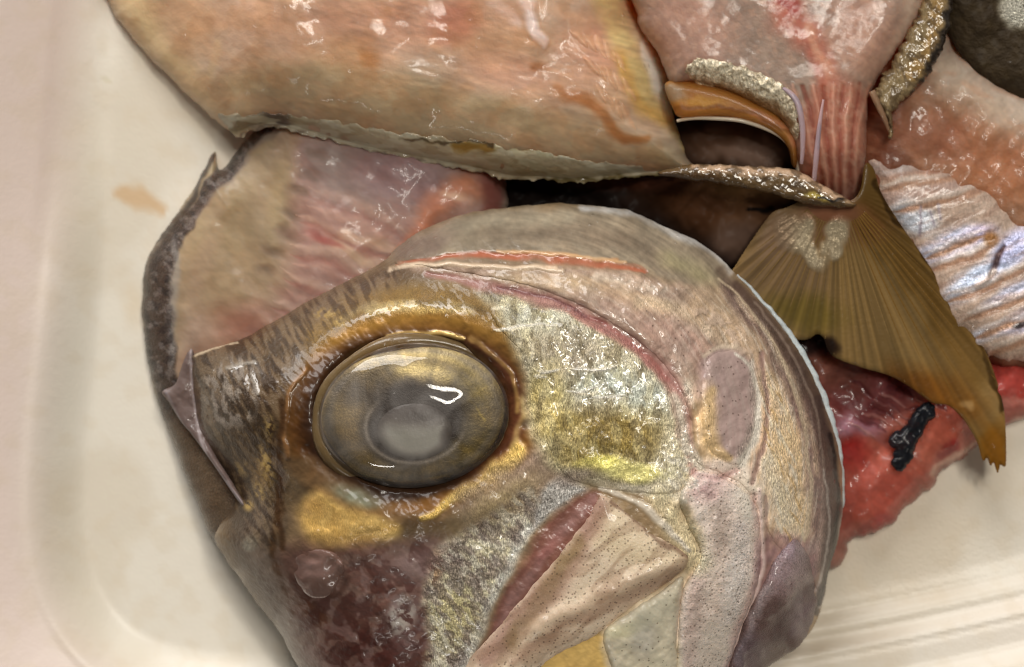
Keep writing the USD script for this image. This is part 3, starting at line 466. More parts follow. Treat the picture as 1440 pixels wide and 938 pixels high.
        cv.put(cv.line([(760, 254), (850, 254), (930, 246)], 3.5, .7) * .8, (104, 86, 46)); cv.h += 5 * (cv.n(12, 3, 5, 10, 2.5) - .5)
    relief(path, 'cut_edge', [(306, 160), (340, 160), (390, 160), (460, 168), (540, 184), (640, 196), (720, 206), (800, 222), (880, 232), (980, 236), (980, 247), (925, 246), (850, 254), (800, 258), (760, 254), (720, 253), (690, 246), (620, 232), (545, 218), (470, 200), (400, 181), (365, 183), (332, 192)],
           lambda x, y, d: hz(x, y, np.maximum(fdist(x, y), 3)) + 3.5 + 3 * EDGE(d, 9), edge, 'flesh', 1.6, bottom=40, rag=(4.5, 12, 3), label='pale glistening cut edge')
    def tail_skin(cv):
        cv.warp(4, 10, 51); cv.col[:] = np.array([96, 74, 44]) / 255; cv.v['film'][:] = 1.0; cv.v['bump'][:] = .25; cv.v['glit'][:] = .2
        cv.put(cv.line([(975, 236), (1040, 238), (1110, 240), (1150, 258), (1190, 280)], [5, 8, 9, 9, 6], .6), (182, 152, 124)); cv.put(sstep(.5, .65, cv.n(6, 3, 8, 12, 2)) * .6, (64, 48, 30)); cv.put(cv.blob(1150, 278, 16, 5, 20, .6), (176, 156, 70)); cv.h += 1.5 * (cv.n(6, 3, 5) - .5)
        cv.put(cv.blob(960, 250, 50, 7, 0, .7), (74, 50, 24)); cv.put(cv.line([(1150, 280), (1186, 282)], 2.4), (30, 22, 16))
    relief(path, 'tail_skin', [(925, 244), (972, 232), (1040, 233), (1115, 238), (1150, 256), (1190, 278), (1204, 288), (1180, 292), (1140, 288), (1080, 272), (1010, 258), (960, 252)],
           lambda x, y, d: 128 + 12 * EDGE(d, 10) + .02 * (x - 920), tail_skin, 'skin', 1.5, bottom=100, rag=(1.5, 8, 3), label='dark glinting strip of tail skin')
large_fillet()

# ------------------------------------------------------------------ cut collar behind the head
def collar():
    path = thing('split_fish_collar', 'split fish collar behind the head, dark skin rim around translucent pinkish flesh', 'fish piece')
    out = [(400, 160), (372, 172), (345, 196), (318, 232), (308, 238), (302, 214), (288, 238), (262, 280), (236, 318), (212, 352), (202, 385), (200, 440), (206, 490), (214, 540), (227, 580), (250, 640), (275, 702), (298, 756), (320, 775), (380, 800), (470, 820), (560, 700), (640, 480), (705, 330), (712, 260), (690, 225), (560, 180)]
    hz = lambda x, y, d: 14 + 70 * EDGE(d, 60) + 26 * sstep(20, 240, d) + 46 * sstep(560, 740, y)
    def paint(cv):
        x, y = cv.x, cv.y; cv.warp(7, 30, 61); cv.col[:] = np.array([160, 138, 112]) / 255; cv.v['film'][:] = .12; cv.v['bump'][:] = .15
        cv.put(cv.poly([(400, 200), (440, 180), (700, 240), (690, 320), (600, 380), (480, 420), (400, 440), (410, 330)], 30), (166, 130, 118))
        cv.put(cv.poly([(440, 195), (560, 205), (640, 225), (640, 280), (560, 290), (440, 265)], 26) * .8, (150, 132, 126)); cv.put(cv.blob(570, 250, 70, 34, 10, .6) * .6, (150, 112, 116))
        cv.put(cv.blob(350, 480, 80, 44, -25, .8) * .8, (170, 128, 110)); cv.put(cv.blob(340, 450, 36, 24, 10, .9) * .5, (174, 112, 96)); cv.put(cv.blob(400, 250, 14, 70, 10, .9) * .5, (166, 148, 108)); cv.put(cv.blob(310, 330, 50, 70, 0, .8) * .5, (156, 138, 104))
        cv.put(cv.blob(280, 500, 26, 50, 0, .7) * .7, (160, 130, 114)); cv.put(cv.blob(330, 380, 60, 40, 0, .8) * .4, (166, 136, 106))
        for k, (cx, cy) in enumerate(((408, 300), (418, 270), (400, 325), (386, 352), (371, 382), (450, 222), (432, 246))): cv.put(cv.blob(cx, cy, 15, 7.5, 24, .7) * (.55 if k < 5 else .35), (104, 84, 70), dh=-3)
        for k in range(15):
            x0, y0 = 424 - k * 3.6 + (k % 3) * 6, 262 + k * 13; L = 150 - k * 2
            pts = [(x0, y0), (x0 + L * .35, y0 + 14 + (k % 2) * 4), (x0 + L * .7, y0 + 38), (x0 + L, y0 + 64)]
            cv.put(cv.line(pts, [3, 6, 6, 4], .9, .2) * (.6 if k > 1 else .3), ((202, 166, 146), (168, 116, 104), (194, 152, 136))[k % 3], dh=(.8, -.8, .6)[k % 3])
        cv.put(cv.line([(470, 345), (500, 358), (545, 378)], 9, .8) * .7, (210, 176, 146)); cv.put(cv.line([(480, 325), (530, 340), (550, 352)], 7, .8) * .7, (212, 172, 146)); cv.put(cv.blob(460, 340, 26, 6, 25, .7) * .6, (150, 70, 66))
        cv.put(cv.line([(560, 360), (590, 320), (620, 285), (660, 262)], [7, 13, 18, 18], .8), (194, 124, 96), dh=6); cv.put(cv.blob(640, 278, 20, 7, 15, .6) * .6, (226, 186, 160), film=.8); cv.put(cv.blob(690, 270, 14, 40, 0, .6) * .8, (128, 68, 60))
        cv.put(sstep(.5, .72, cv.n(16, 3, 7, 28, 3.5)) * .2 * sstep(360, 440, x + .3 * (y - 250)), (140, 96, 88))
        rim = [(398, 165), (366, 184), (336, 218), (306, 256), (276, 292), (246, 334), (224, 380), (220, 440), (226, 500), (238, 560), (262, 622), (292, 690), (330, 770), (370, 840)]
        w = [7, 7, 8, 9, 13, 17, 20, 20, 18, 22, 34, 44, 50, 50]
        cv.put(cv.line(rim, w, .22), (74, 62, 54), film=.3, glit=.35, bump=.6, rough=.3)
        cv.put(cv.line([(262, 610), (280, 660), (305, 715), (345, 800)], 30, .8) * .85, (92, 74, 56), bump=.4); cv.put(cv.line([(247, 330), (242, 400), (238, 470), (240, 520)], [4, 6, 6, 4], .8) * .55, (150, 148, 146)); cv.put(cv.line([(395, 172), (350, 212), (300, 275), (262, 320)], 4, .7) * .5, (120, 106, 100))
        cv.put(cv.line([(302, 214), (290, 246), (240, 318), (206, 362), (202, 440), (210, 520)], 4.5, .6) * .8, (40, 34, 32)); cv.put(sstep(.5, .66, cv.n(9, 3, 19)) * .5 * sstep(620, 540, y) * cv.line(rim, w, .3), (44, 38, 38)); cv.put(sstep(.58, .7, cv.n(7, 3, 23)) * .5 * sstep(600, 520, y) * cv.line(rim, w, .3), (134, 126, 122))
        cv.put(cv.line([(305, 290), (270, 420), (262, 520)], 12, .9) * .3, (186, 160, 140))
        cv.mottle(.05, 13, 25, 2.0); cv.h += 10 * (cv.n(50, 3, 5) - .5)
    relief(path, 'flesh_and_skin', out, hz, paint, 'flesh', 1.8, rag=(1.6, 12, 8))
collar()

# ------------------------------------------------------------------ the fish head
HEAD = [(540, 366), (560, 346), (590, 325), (640, 305), (700, 293), (780, 286), (820, 288), (850, 292), (880, 294), (900, 303), (932, 318), (965, 332), (1000, 352), (1035, 386), (1075, 428), (1110, 472), (1140, 522), (1165, 580), (1181, 636), (1187, 690), (1181, 745), (1168, 795), (1157, 845), (1142, 885), (1115, 912), (1080, 938), (1040, 985), (980, 1060), (860, 1130), (700, 1150), (560, 1110), (480, 1030), (420, 938), (396, 894), (366, 853), (340, 817), (318, 787), (303, 760), (307, 742), (320, 722), (330, 702), (323, 679), (298, 638), (280, 598), (272, 545), (271, 512), (275, 497), (335, 478), (380, 455), (440, 420), (500, 389)]
_B = dense(spline(HEAD, True), True, 2)[0]; _gx = np.arange(240, 1220, 4.0); _gy = np.arange(260, 1180, 4.0)
_X, _Y = np.meshgrid(_gx, _gy); _q = np.stack([_X.ravel(), _Y.ravel()], 1); _d = cKDTree(_B).query(_q)[0] * shapely.contains_xy(shapely.Polygon(_B), _q[:, 0], _q[:, 1])
_H = 96 + 190 * EDGE(_d, 260).reshape(_X.shape); _H = gaussian_filter(_H, 6); _DD = gaussian_filter(_d.reshape(_X.shape), 3)
def Hb(x, y):
    h = map_coordinates(_H, [(y - 260) / 4, (x - 240) / 4], order=1, mode='nearest')
    r = np.hypot((x - 582) / 150, (y - 580) / 116)
    h += 12 * np.exp(-((r - 1.28) / .2) ** 2) - 30 * (1 - sstep(.74, 1.0, r))                     # orbit rim and socket
    h -= 20 * np.exp(-((x - 600) / 300) ** 2) * sstep(740, 940, y)                                    # cheek falls to the mouth
    return h
LINE2 = [(600, 384), (660, 396), (740, 412), (815, 438), (865, 466), (911, 498), (946, 536), (962, 582), (968, 620), (976, 660)]
def head_paint(cv):
    x, y = cv.x, cv.y
    cv.v['film'][:] = .30; cv.v['bump'][:] = .35; cv.v['rough'][:] = .32; cv.v['glit'][:] = .3
    cv.col[:] = np.array([124, 104, 78]) / 255
    cv.warp(6, 40, 71); brk = np.clip(.68 + .6 * cv.n(12, 3, 101), 0, 1.08)
    def P(w, col=None, dh=0, **kw): cv.put(np.minimum(w * brk * (1.0 + .25 * (w > .95)), 1), col, dh=dh * .5, **kw)
    # forehead and face
    P(cv.poly([(270, 490), (380, 450), (520, 378), (600, 372), (560, 420), (470, 460), (420, 520), (395, 600), (395, 720), (330, 760), (280, 640)], 16), (98, 80, 62), bump=.8)
    P(cv.poly([(280, 505), (345, 495), (362, 530), (350, 600), (300, 610), (275, 560)], 16) * .8, (112, 98, 86), bump=1.2, glit=.8, film=.8)
    P(cv.line([(300, 520), (330, 512), (358, 508), (360, 545)], 5, .8) * .6, (176, 172, 170), film=1); P(cv.blob(400, 480, 36, 30, -30, .7) * .6, (116, 98, 74))  # grey-white line paints wet glints on the forehead
    P(cv.poly([(290, 620), (370, 590), (396, 640), (392, 740), (350, 760), (310, 700)], 16) * .8, (92, 76, 52)); P(cv.blob(372, 655, 12, 26, 10, .7) * .9, (164, 134, 76), metal=.3); P(cv.blob(346, 712, 8, 10) * .8, (190, 164, 100), metal=.4); P(cv.blob(300, 690, 12, 10) * .6, (150, 124, 74))
    P(cv.poly([(320, 720), (395, 720), (405, 800), (440, 900), (500, 1000), (430, 960), (360, 840)], 14), (94, 80, 68)); P(cv.line([(352, 760), (400, 830), (420, 900)], 14, .8) * .6, (128, 112, 98)); P(cv.blob(355, 760, 12, 10) * .7, (150, 150, 136))
    P(cv.line([(385, 600), (392, 700), (388, 780), (410, 860)], 5, .8) * .8, (74, 50, 28), dh=-1.5)
    for k in range(22):
        t = k / 21; P(cv.line([(310 + 260 * t, 500 - 105 * t), (322 + 255 * t, 530 - 100 * t), (330 + 250 * t, 560 - 95 * t)], 2.2, .8, .3) * .45, ((150, 130, 104), (60, 46, 34))[k % 2])
    # brow and orbit
    P(cv.poly([(430, 470), (500, 415), (600, 400), (690, 425), (740, 500), (700, 520), (640, 470), (540, 465), (450, 510)], 14), (136, 108, 62), glit=.7)
    P(cv.line([(520, 440), (560, 432), (620, 434), (660, 440)], 7, .8) * .9, (196, 178, 132), metal=.4); P(cv.line([(480, 450), (510, 434), (530, 428)], 5, .8) * .8, (170, 150, 110), metal=.3); P(cv.line([(590, 425), (680, 440)], 4, .8) * .5, (90, 72, 44))
    r = cv.rad(580, 586, 150, 116, -8); th = np.arctan2(y - 586, x - 580)
    P(1 - sstep(1.15, 1.32, r), (104, 70, 34), glit=.2, bump=.15, rough=.35, dots=0, film=.02)
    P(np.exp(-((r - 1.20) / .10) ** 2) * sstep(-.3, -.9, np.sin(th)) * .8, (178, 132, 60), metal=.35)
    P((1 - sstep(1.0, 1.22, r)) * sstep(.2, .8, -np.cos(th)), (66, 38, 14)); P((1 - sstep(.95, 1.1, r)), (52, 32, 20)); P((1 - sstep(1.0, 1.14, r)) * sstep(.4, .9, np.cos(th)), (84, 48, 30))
    P(cv.line([(404, 640), (400, 590), (410, 548), (432, 518)], 2.6, .7) * .9, (158, 116, 74), dh=4); P(cv.line([(543, 474), (580, 469), (620, 469), (650, 476)], [2, 4, 4, 2], .7), (230, 196, 124), metal=.6, rough=.2, dh=4)  # gold rim line paints the specular highlight along the brow
    P(cv.line([(660, 476), (700, 505), (722, 540), (730, 580)], 3.5, .8) * .8, (168, 132, 78), metal=.4, dh=3); P(cv.line([(735, 560), (740, 584), (730, 610), (722, 632)], 5, .8) * .8, (170, 142, 92)); P(cv.line([(742, 598), (765, 588)], 6, .7) * .9, (62, 46, 34), dh=-5)
    P(cv.poly([(400, 640), (470, 660), (540, 708), (620, 720), (600, 745), (500, 730), (430, 690)], 10) * .8, (112, 88, 62)); P(cv.blob(502, 697, 34, 12, 20, .7) * .9, (116, 118, 98)); P(cv.blob(600, 706, 60, 10, -12, .7) * .7, (140, 96, 46))
    P(cv.line([(590, 728), (620, 712), (673, 682), (712, 655), (730, 632)], [4, 7, 11, 13, 10], .7), (206, 172, 96), metal=.55, rough=.26, glit=.7, dh=5)
    P(cv.poly([(438, 696), (455, 694), (480, 710), (519, 725), (558, 739), (548, 754), (505, 763), (455, 766), (430, 752), (424, 716)], 9), (252, 214, 136), metal=.3, rough=.3, glit=.15, bump=.2, dh=3); P(cv.blob(495, 740, 46, 12, 12, .7), (255, 232, 170)); P(cv.line([(470, 712), (468, 738), (476, 756)], 2, .8) * .5, (150, 110, 50)); P(cv.blob(440, 715, 14, 14) * .4, (176, 130, 90))  # gold tissue, with its reflected glow painted into the bright centre
    # snout, lips
    P(cv.poly([(405, 770), (560, 760), (640, 770), (600, 860), (590, 1000), (480, 1000), (420, 880)], 18), (104, 76, 66)); P(cv.blob(590, 795, 60, 30, -10, .7) * .8, (124, 102, 96)); P(cv.blob(540, 830, 50, 30, 0, .7) * .6, (112, 78, 70))
    P(cv.blob(520, 915, 70, 40, 0, .6) * .9, (76, 38, 32)); P(cv.blob(440, 860, 26, 16, 30, .6) * .8, (80, 44, 26)); P(cv.blob(575, 880, 26, 40, 20, .7) * .6, (140, 120, 118)); P(cv.blob(600, 900, 30, 20, 0, .6) * .6, (84, 44, 40))
    P(sstep(.55, .7, cv.n(12, 3, 31)) * .5 * cv.poly([(420, 800), (620, 780), (620, 960), (450, 960)], 20), (140, 116, 104))
    P(cv.line([(410, 815), (425, 838), (450, 850), (474, 840), (488, 815)], 6, .9) * .6, (66, 40, 32))
    # silver cheek band
    band = cv.poly([(736, 690), (760, 700), (740, 750), (722, 785), (694, 836), (676, 880), (660, 930), (640, 1000), (580, 1000), (606, 905), (592, 850), (604, 800), (624, 762), (680, 735)], 10)
    P(band, (200, 190, 164), metal=.5, rough=.3, glit=1.0, bump=1.2); P(band * sstep(.45, .62, cv.n(11, 4, 33)) * .6, (226, 216, 178)); P(band * sstep(.55, .7, cv.n(20, 3, 37)) * .6, (122, 106, 100))
    P(cv.line([(740, 742), (718, 790), (690, 840), (672, 885), (652, 940)], 7, .8) * .8, (216, 214, 204), metal=.6, glit=1); P(cv.blob(612, 795, 10, 18) * .6, (214, 160, 110)); P(cv.blob(640, 865, 30, 34, 0, .6) * .7, (220, 206, 148), metal=.5)
    P(cv.blob(556, 868, 10, 30, 20, .6) * .7, (160, 150, 146))
    P(cv.poly([(640, 700), (720, 650), (790, 620), (800, 690), (740, 720), (660, 745)], 14) * .7, (134, 116, 104), glit=.8); P(cv.blob(700, 706, 60, 20, -30, .7) * .7, (170, 150, 110))
    # cheek plate
    pl = cv.poly([(680, 405), (760, 420), (830, 446), (900, 494), (945, 545), (962, 610), (968, 680), (930, 690), (840, 680), (780, 660), (750, 610), (735, 520), (700, 450)], 12)
    P(pl, (178, 170, 146), metal=.3, rough=.32, glit=1.0, bump=.7)
    P(pl * cv.blob(770, 446, 60, 20, 8, .7) * .9, (180, 178, 160)); P(pl * cv.blob(800, 500, 40, 40, 0, .7) * .6, (122, 110, 96)); P(pl * cv.blob(845, 540, 46, 20, 0, .7) * .8, (170, 176, 166)); P(pl * cv.blob(905, 560, 34, 28, 0, .7) * .8, (172, 178, 168))
    P(pl * cv.blob(850, 610, 84, 34, 0, .6), (140, 120, 70)); P(pl * cv.blob(840, 640, 70, 18, 0, .6) * .7, (112, 96, 50)); P(pl * cv.blob(770, 560, 26, 40, 0, .6) * .8, (188, 170, 110)); P(pl * cv.blob(790, 600, 30, 18, 0, .6) * .7, (176, 156, 96)); P(pl * cv.blob(890, 470, 40, 20, 30, .7) * .6, (168, 152, 112))
    P(pl * sstep(.5, .68, cv.n(13, 4, 41, 80, 2)) * .4, (200, 190, 150)); P(pl * sstep(.52, .7, cv.n(10, 4, 43, 85, 2.5)) * .45, (92, 80, 56))
    for pts in ([(690, 466), (740, 458), (785, 458)], [(690, 438), (710, 436)], [(795, 520), (850, 520), (872, 514)], [(795, 552), (822, 551), (850, 538)], [(828, 559), (870, 558), (890, 562)], [(755, 526), (790, 520)], [(752, 532), (775, 531)]): P(cv.line(pts, 2.0, .7, .2) * .9, (236, 226, 200), dh=1.5)  # pale strokes paint specular lines on the plate
    P(cv.blob(880, 662, 60, 15, 8, .4), (188, 180, 118), metal=.3, rough=.3, glit=.6, bump=1.0, dh=3); P(cv.blob(840, 652, 30, 10, 0, .6) * .7, (196, 186, 90), metal=.3); P(cv.blob(840, 676, 40, 12, 10, .6) * .6, (130, 120, 96))
    P(cv.blob(955, 640, 20, 44, -10, .6), (206, 196, 166), metal=.5, glit=1, bump=1.2); P(cv.blob(945, 690, 30, 16, 0, .6) * .8, (186, 176, 158), metal=.4); P(cv.blob(905, 690, 60, 7, 10, .6) * .8, (176, 168, 150))
    P(cv.poly([(760, 700), (790, 672), (830, 690), (800, 706), (770, 726), (740, 750)], 7), (170, 166, 160), metal=.5, glit=1, bump=1.2, dots=.35); P(cv.blob(812, 668, 28, 12, -20, .7) * .7, (110, 98, 90))
    # top band of the gill cover
    top = cv.poly([(540, 366), (590, 325), (700, 293), (850, 292), (965, 332), (1035, 386), (1000, 420), (900, 380), (760, 362), (600, 368)], 10)
    P(top, (148, 134, 114), glit=.3, bump=.3, metal=.05); P(top * cv.line([(700, 330), (800, 325), (900, 345), (980, 390)], 13, .9) * .6, (120, 106, 90)); P(top * cv.line([(620, 330), (700, 312), (800, 305)], 9, .9) * .5, (172, 162, 140)); P(top * cv.blob(590, 350, 50, 14, -25, .7) * .6, (112, 92, 84))
    P(cv.line([(940, 360), (980, 385), (1010, 420)], 12, .9) * .6, (176, 166, 126)); P(cv.line([(820, 290), (880, 299), (935, 322), (1000, 356), (1030, 386)], 5, .8) * .8, (196, 194, 192))
    P(cv.poly([(560, 372), (700, 368), (900, 385), (1000, 430), (1020, 520), (960, 560), (900, 480), (800, 425), (640, 392)], 10), (160, 136, 118), glit=.4, bump=.5)
    P(cv.line([(556, 372), (640, 358), (720, 359), (815, 369), (880, 375), (910, 382)], [1, 3, 4, 5, 5, 2], .8) * .8, (168, 116, 92), dh=-3); P(cv.line([(720, 354), (800, 360), (870, 368)], 3, .8) * .7, (206, 152, 104)); P(cv.line([(545, 380), (600, 370), (700, 373), (780, 378)], 3, .7) * .8, (216, 192, 164), dh=3)
    P(cv.line([(700, 384), (780, 396), (860, 408), (930, 440)], 10, .9) * .5, (190, 164, 124)); P(cv.line([(840, 392), (880, 400), (930, 408)], 6, .7) * .5, (226, 214, 196), film=.9); P(cv.blob(900, 400, 46, 14, 12, .6), None, film=1.0)  # palest stroke paints part of a wet glint cluster
    P(cv.line(LINE2, [4, 7, 9, 10, 9, 10, 11, 12, 10, 6], .75) * .8, (154, 116, 108), dh=-4); P(cv.line([(800, 437), (850, 462), (905, 500), (935, 530)], 5, .8) * .6, (160, 104, 98)); P(cv.line([(760, 425), (850, 452), (920, 492)], 3, .8) * .4, (96, 66, 60))
    P(cv.line([(860, 430), (920, 460), (990, 500)], 22, .9) * .5, (166, 136, 122)); P(cv.line([(900, 425), (960, 440), (1010, 470), (1040, 500)], 8, .9) * .6, (204, 182, 150), glit=.9)
    P(cv.blob(950, 480, 50, 26, 30, .7) * .4, (166, 132, 122), dots=.15)
    # gill-cover right part
    P(cv.poly([(1000, 400), (1060, 440), (1110, 520), (1150, 620), (1160, 740), (1120, 780), (1060, 720), (1050, 640), (1060, 560), (1010, 470), (960, 430)], 14), (172, 148, 122), glit=.5)
    P(cv.poly([(990, 500), (1030, 488), (1058, 510), (1067, 560), (1060, 618), (1042, 654), (1010, 645), (985, 620), (984, 560)], 8), (158, 134, 128), glit=.3, dots=.18)
    P(cv.line([(1000, 545), (995, 590), (1000, 630), (1030, 650)], [10, 14, 14, 7], .7) * .85, (206, 174, 126), metal=.3, glit=.5); P(cv.line([(1044, 640), (1058, 610), (1064, 560), (1056, 505)], [8, 8, 5, 3], .7) * .9, (204, 196, 182), metal=.45, glit=1); P(cv.line([(1030, 650), (1044, 652)], 5), (206, 198, 180), metal=.3)
    P(cv.line([(970, 540), (962, 580), (968, 630), (985, 660)], 7, .8) * .8, (190, 178, 160), metal=.4, glit=1, bump=1)
    P(cv.line([(1070, 500), (1078, 580), (1068, 640), (1040, 690)], 6, .8) * .5, (142, 112, 100), dots=.3)
    P(cv.poly([(1072, 530), (1090, 520), (1120, 580), (1132, 660), (1134, 740), (1100, 720), (1078, 640)], 10) * .85, (196, 172, 134), metal=.35, glit=1, bump=.8); P(cv.line([(1082, 650), (1098, 700), (1112, 750)], 12, .8) * .8, (214, 202, 176), metal=.4, glit=1)
    P(cv.poly([(1020, 400), (1075, 440), (1130, 530), (1165, 640), (1170, 760), (1140, 800), (1136, 700), (1120, 590), (1080, 500), (1030, 430)], 9), (106, 84, 78), glit=.8, metal=.1); P(cv.line([(1012, 385), (1060, 430), (1100, 490), (1130, 550)], 7, .8) * .6, (84, 68, 58))
    P(cv.line([(1040, 420), (1090, 490), (1130, 570), (1150, 660)], 5, .9) * .6, (176, 156, 130), glit=1); P(cv.line([(1155, 640), (1158, 720), (1148, 800)], 6, .8) * .5, (160, 140, 130), glit=1)
    P(cv.line([(1150, 560), (1168, 630), (1176, 700), (1166, 780), (1150, 860)], 4.5, .6) * .9, (38, 32, 30)); P(cv.line([(1172, 660), (1180, 720), (1172, 780), (1156, 850)], 2.6, .7) * .7, (168, 166, 166)); P(cv.line([(1160, 690), (1164, 760), (1150, 830)], 2, .7) * .6, (186, 180, 176))
    # throat column and lower right
    P(cv.poly([(972, 660), (1040, 650), (1070, 700), (1072, 800), (1050, 870), (1020, 960), (950, 960), (955, 850), (985, 780)], 10), (255, 232, 214), glit=.5, bump=.8, dots=.5, metal=0)
    P(cv.line([(1020, 730), (1018, 800), (1010, 860)], 20, .8) * .5, (136, 116, 108), dots=.7); P(cv.line([(985, 800), (975, 870), (965, 950)], 10, .8) * .6, (150, 124, 116), dots=.6); P(cv.line([(1045, 740), (1046, 800), (1030, 870)], 10, .8) * .6, (214, 196, 188), metal=.3, glit=1); P(cv.blob(1000, 690, 26, 20, 0, .7) * .8, (166, 128, 126))
    P(cv.blob(1060, 700, 20, 40, -20, .6) * .5, (196, 190, 172), dots=.4); P(cv.line([(930, 700), (965, 760), (980, 790)], 18, .7) * .8, (204, 192, 158), metal=.4, glit=1, dots=.3); P(cv.line([(1064, 700), (1068, 800), (1040, 880), (1022, 950)], 6, .8) * .8, (170, 140, 132), dh=-4)
    P(cv.poly([(1070, 760), (1140, 760), (1146, 850), (1100, 920), (1040, 960), (1030, 930), (1060, 850)], 10) * .8, (120, 92, 94))
    # mouth hollow under the jaw
    P(cv.poly([(846, 699), (806, 703), (760, 744), (735, 785), (705, 840), (684, 890), (660, 960), (720, 960), (800, 800)], 8), (106, 70, 60), glit=0, bump=.4, film=.3, metal=0); P(cv.line([(835, 705), (790, 745), (740, 815), (700, 890)], 8, .8) * .7, (130, 100, 96)); P(cv.blob(770, 770, 26, 8, -50, .7) * .6, (142, 90, 84))
    P(cv.poly([(780, 915), (830, 890), (870, 905), (880, 960), (800, 980), (740, 950)], 6), (176, 146, 88), glit=0, metal=0); P(cv.poly([(846, 890), (880, 860), (930, 830), (965, 805), (955, 860), (950, 960), (870, 960)], 7), (186, 172, 148), glit=.3, dots=.12)
    cv.v['metal'] *= np.where(cv.wy < 780, .6, .6) + .4 * cv.blob(495, 735, 80, 50)
    cv.col *= (1 + .24 * sstep(640, 800, x))[:, None]; cv.col *= 1 - (sstep(470, 330, x) * sstep(800, 700, y))[:, None] * np.array([.28, .34, .42])  # lit right and shaded left side put into colour; left skin is dark too
    top_ = cv.poly([(540, 366), (590, 325), (700, 293), (850, 292), (965, 332), (1035, 386), (1000, 420), (900, 380), (760, 362), (600, 368)], 30); cv.col *= (1 - .06 * top_)[:, None]
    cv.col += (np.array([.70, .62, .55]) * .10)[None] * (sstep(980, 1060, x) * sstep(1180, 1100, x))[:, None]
    cv.v['film'] *= 1 - .8 * cv.poly([(405, 780), (560, 770), (640, 790), (600, 1000), (480, 1000), (420, 880)], 30)
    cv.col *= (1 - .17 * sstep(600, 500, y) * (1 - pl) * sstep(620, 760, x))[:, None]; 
    for q_ in ((345, 528, 26, 16), (590, 440, 80, 14), (890, 402, 60, 12), (1030, 470, 34, 30), (1052, 620, 14, 36), (955, 640, 22, 50), (700, 800, 26, 60), (640, 870, 40, 50), (1095, 690, 22, 50), (820, 520, 110, 60), (480, 790, 26, 16), (476, 806, 12, 22), (1100, 775, 20, 16), (1050, 860, 12, 40), (930, 410, 60, 20), (812, 690, 30, 14)):
        cv.put(cv.blob(*q_, 0, .4), film=1.0)
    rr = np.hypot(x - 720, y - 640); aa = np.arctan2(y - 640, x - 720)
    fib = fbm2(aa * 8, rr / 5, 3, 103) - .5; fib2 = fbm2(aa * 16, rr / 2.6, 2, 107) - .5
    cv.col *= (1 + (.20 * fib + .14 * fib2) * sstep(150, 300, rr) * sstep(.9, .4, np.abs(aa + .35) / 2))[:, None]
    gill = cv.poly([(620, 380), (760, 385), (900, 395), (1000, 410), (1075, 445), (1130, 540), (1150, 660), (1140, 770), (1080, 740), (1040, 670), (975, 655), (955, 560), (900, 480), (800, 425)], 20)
    st = sstep(.54, .70, fbm2(aa * 13, rr / 3.4, 3, 111)); cv.put(st * gill * (.14 + .36 * sstep(940, 1080, x)), (238, 226, 210), metal=.2, film=.55)  # pearly highlights painted as white-silver streaks over the silver tissue
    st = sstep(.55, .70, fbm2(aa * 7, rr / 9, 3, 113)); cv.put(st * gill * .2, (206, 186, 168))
    cv.put(cv.blob(905, 402, 56, 9, 8, .7) * sstep(.42, .6, cv.n(7, 3, 115)), (190, 166, 146), dh=2, film=1); cv.put(cv.line([(985, 440), (1020, 458), (1046, 492)], 10, .8) * sstep(.42, .6, cv.n(6, 3, 116)), (196, 172, 150), dh=2, film=1)  # wet glint clusters, partly toned into the colour
    cv.mottle(.055, 3)
    cv.v['glit'] = np.clip((cv.v['glit'] - .28) * .95, 0, .7)
    # crisp folds, silver tissue seams, wet highlights painted as pale lines
    cv.warp(3, 26, 72); Q = cv.put
    Q(cv.line([(556, 372), (640, 359), (720, 359), (815, 369), (880, 375), (908, 381)], [1, 2.5, 4, 5, 5, 2], .7) * .8 * np.clip(.4 + 1.2 * cv.n(14, 2, 133), 0, 1.2), (168, 98, 72), dh=-2); Q(cv.line([(700, 351), (800, 360), (880, 367)], 2, .7) * .7, (214, 172, 128), dh=1); Q(cv.line([(545, 380), (600, 371), (700, 374), (790, 379)], 2.2, .6) * .8, (222, 200, 174), dh=2)
    Q(cv.line(LINE2, [2, 5, 6, 7, 6, 7, 8, 8, 7, 4], .9) * .55 * np.clip(.4 + 1.2 * cv.n(16, 2, 131), 0, 1.2), (154, 106, 98), dh=-2); Q(cv.line([(700, 404), (760, 417), (815, 438), (850, 456)], 2.2, .6) * .7, (112, 70, 70), dh=-1); Q(cv.line([(830, 444), (870, 470), (915, 505), (940, 532)], 3, .7) * .7, (162, 102, 94))
    Q(cv.poly([(992, 505), (1028, 492), (1054, 510), (1064, 560), (1058, 612), (1042, 650), (1014, 642), (996, 620), (990, 560)], 6) * .7, (160, 138, 132)); Q(cv.line([(1000, 548), (996, 590), (1004, 628), (1026, 646)], [7, 10, 10, 5], .7) * .8, (210, 178, 128), glit=.2)
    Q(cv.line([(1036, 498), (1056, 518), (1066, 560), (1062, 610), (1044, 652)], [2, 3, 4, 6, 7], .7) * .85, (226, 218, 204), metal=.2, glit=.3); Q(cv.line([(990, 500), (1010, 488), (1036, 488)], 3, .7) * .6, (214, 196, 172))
    Q(cv.line([(1070, 498), (1079, 560), (1076, 620), (1056, 680)], 3.4, .7) * .7, (146, 114, 106), dh=-3); Q(cv.line([(946, 556), (960, 590), (966, 625), (986, 656)], 6, .8) * .8, (222, 212, 192), metal=.2, glit=.4, film=1)
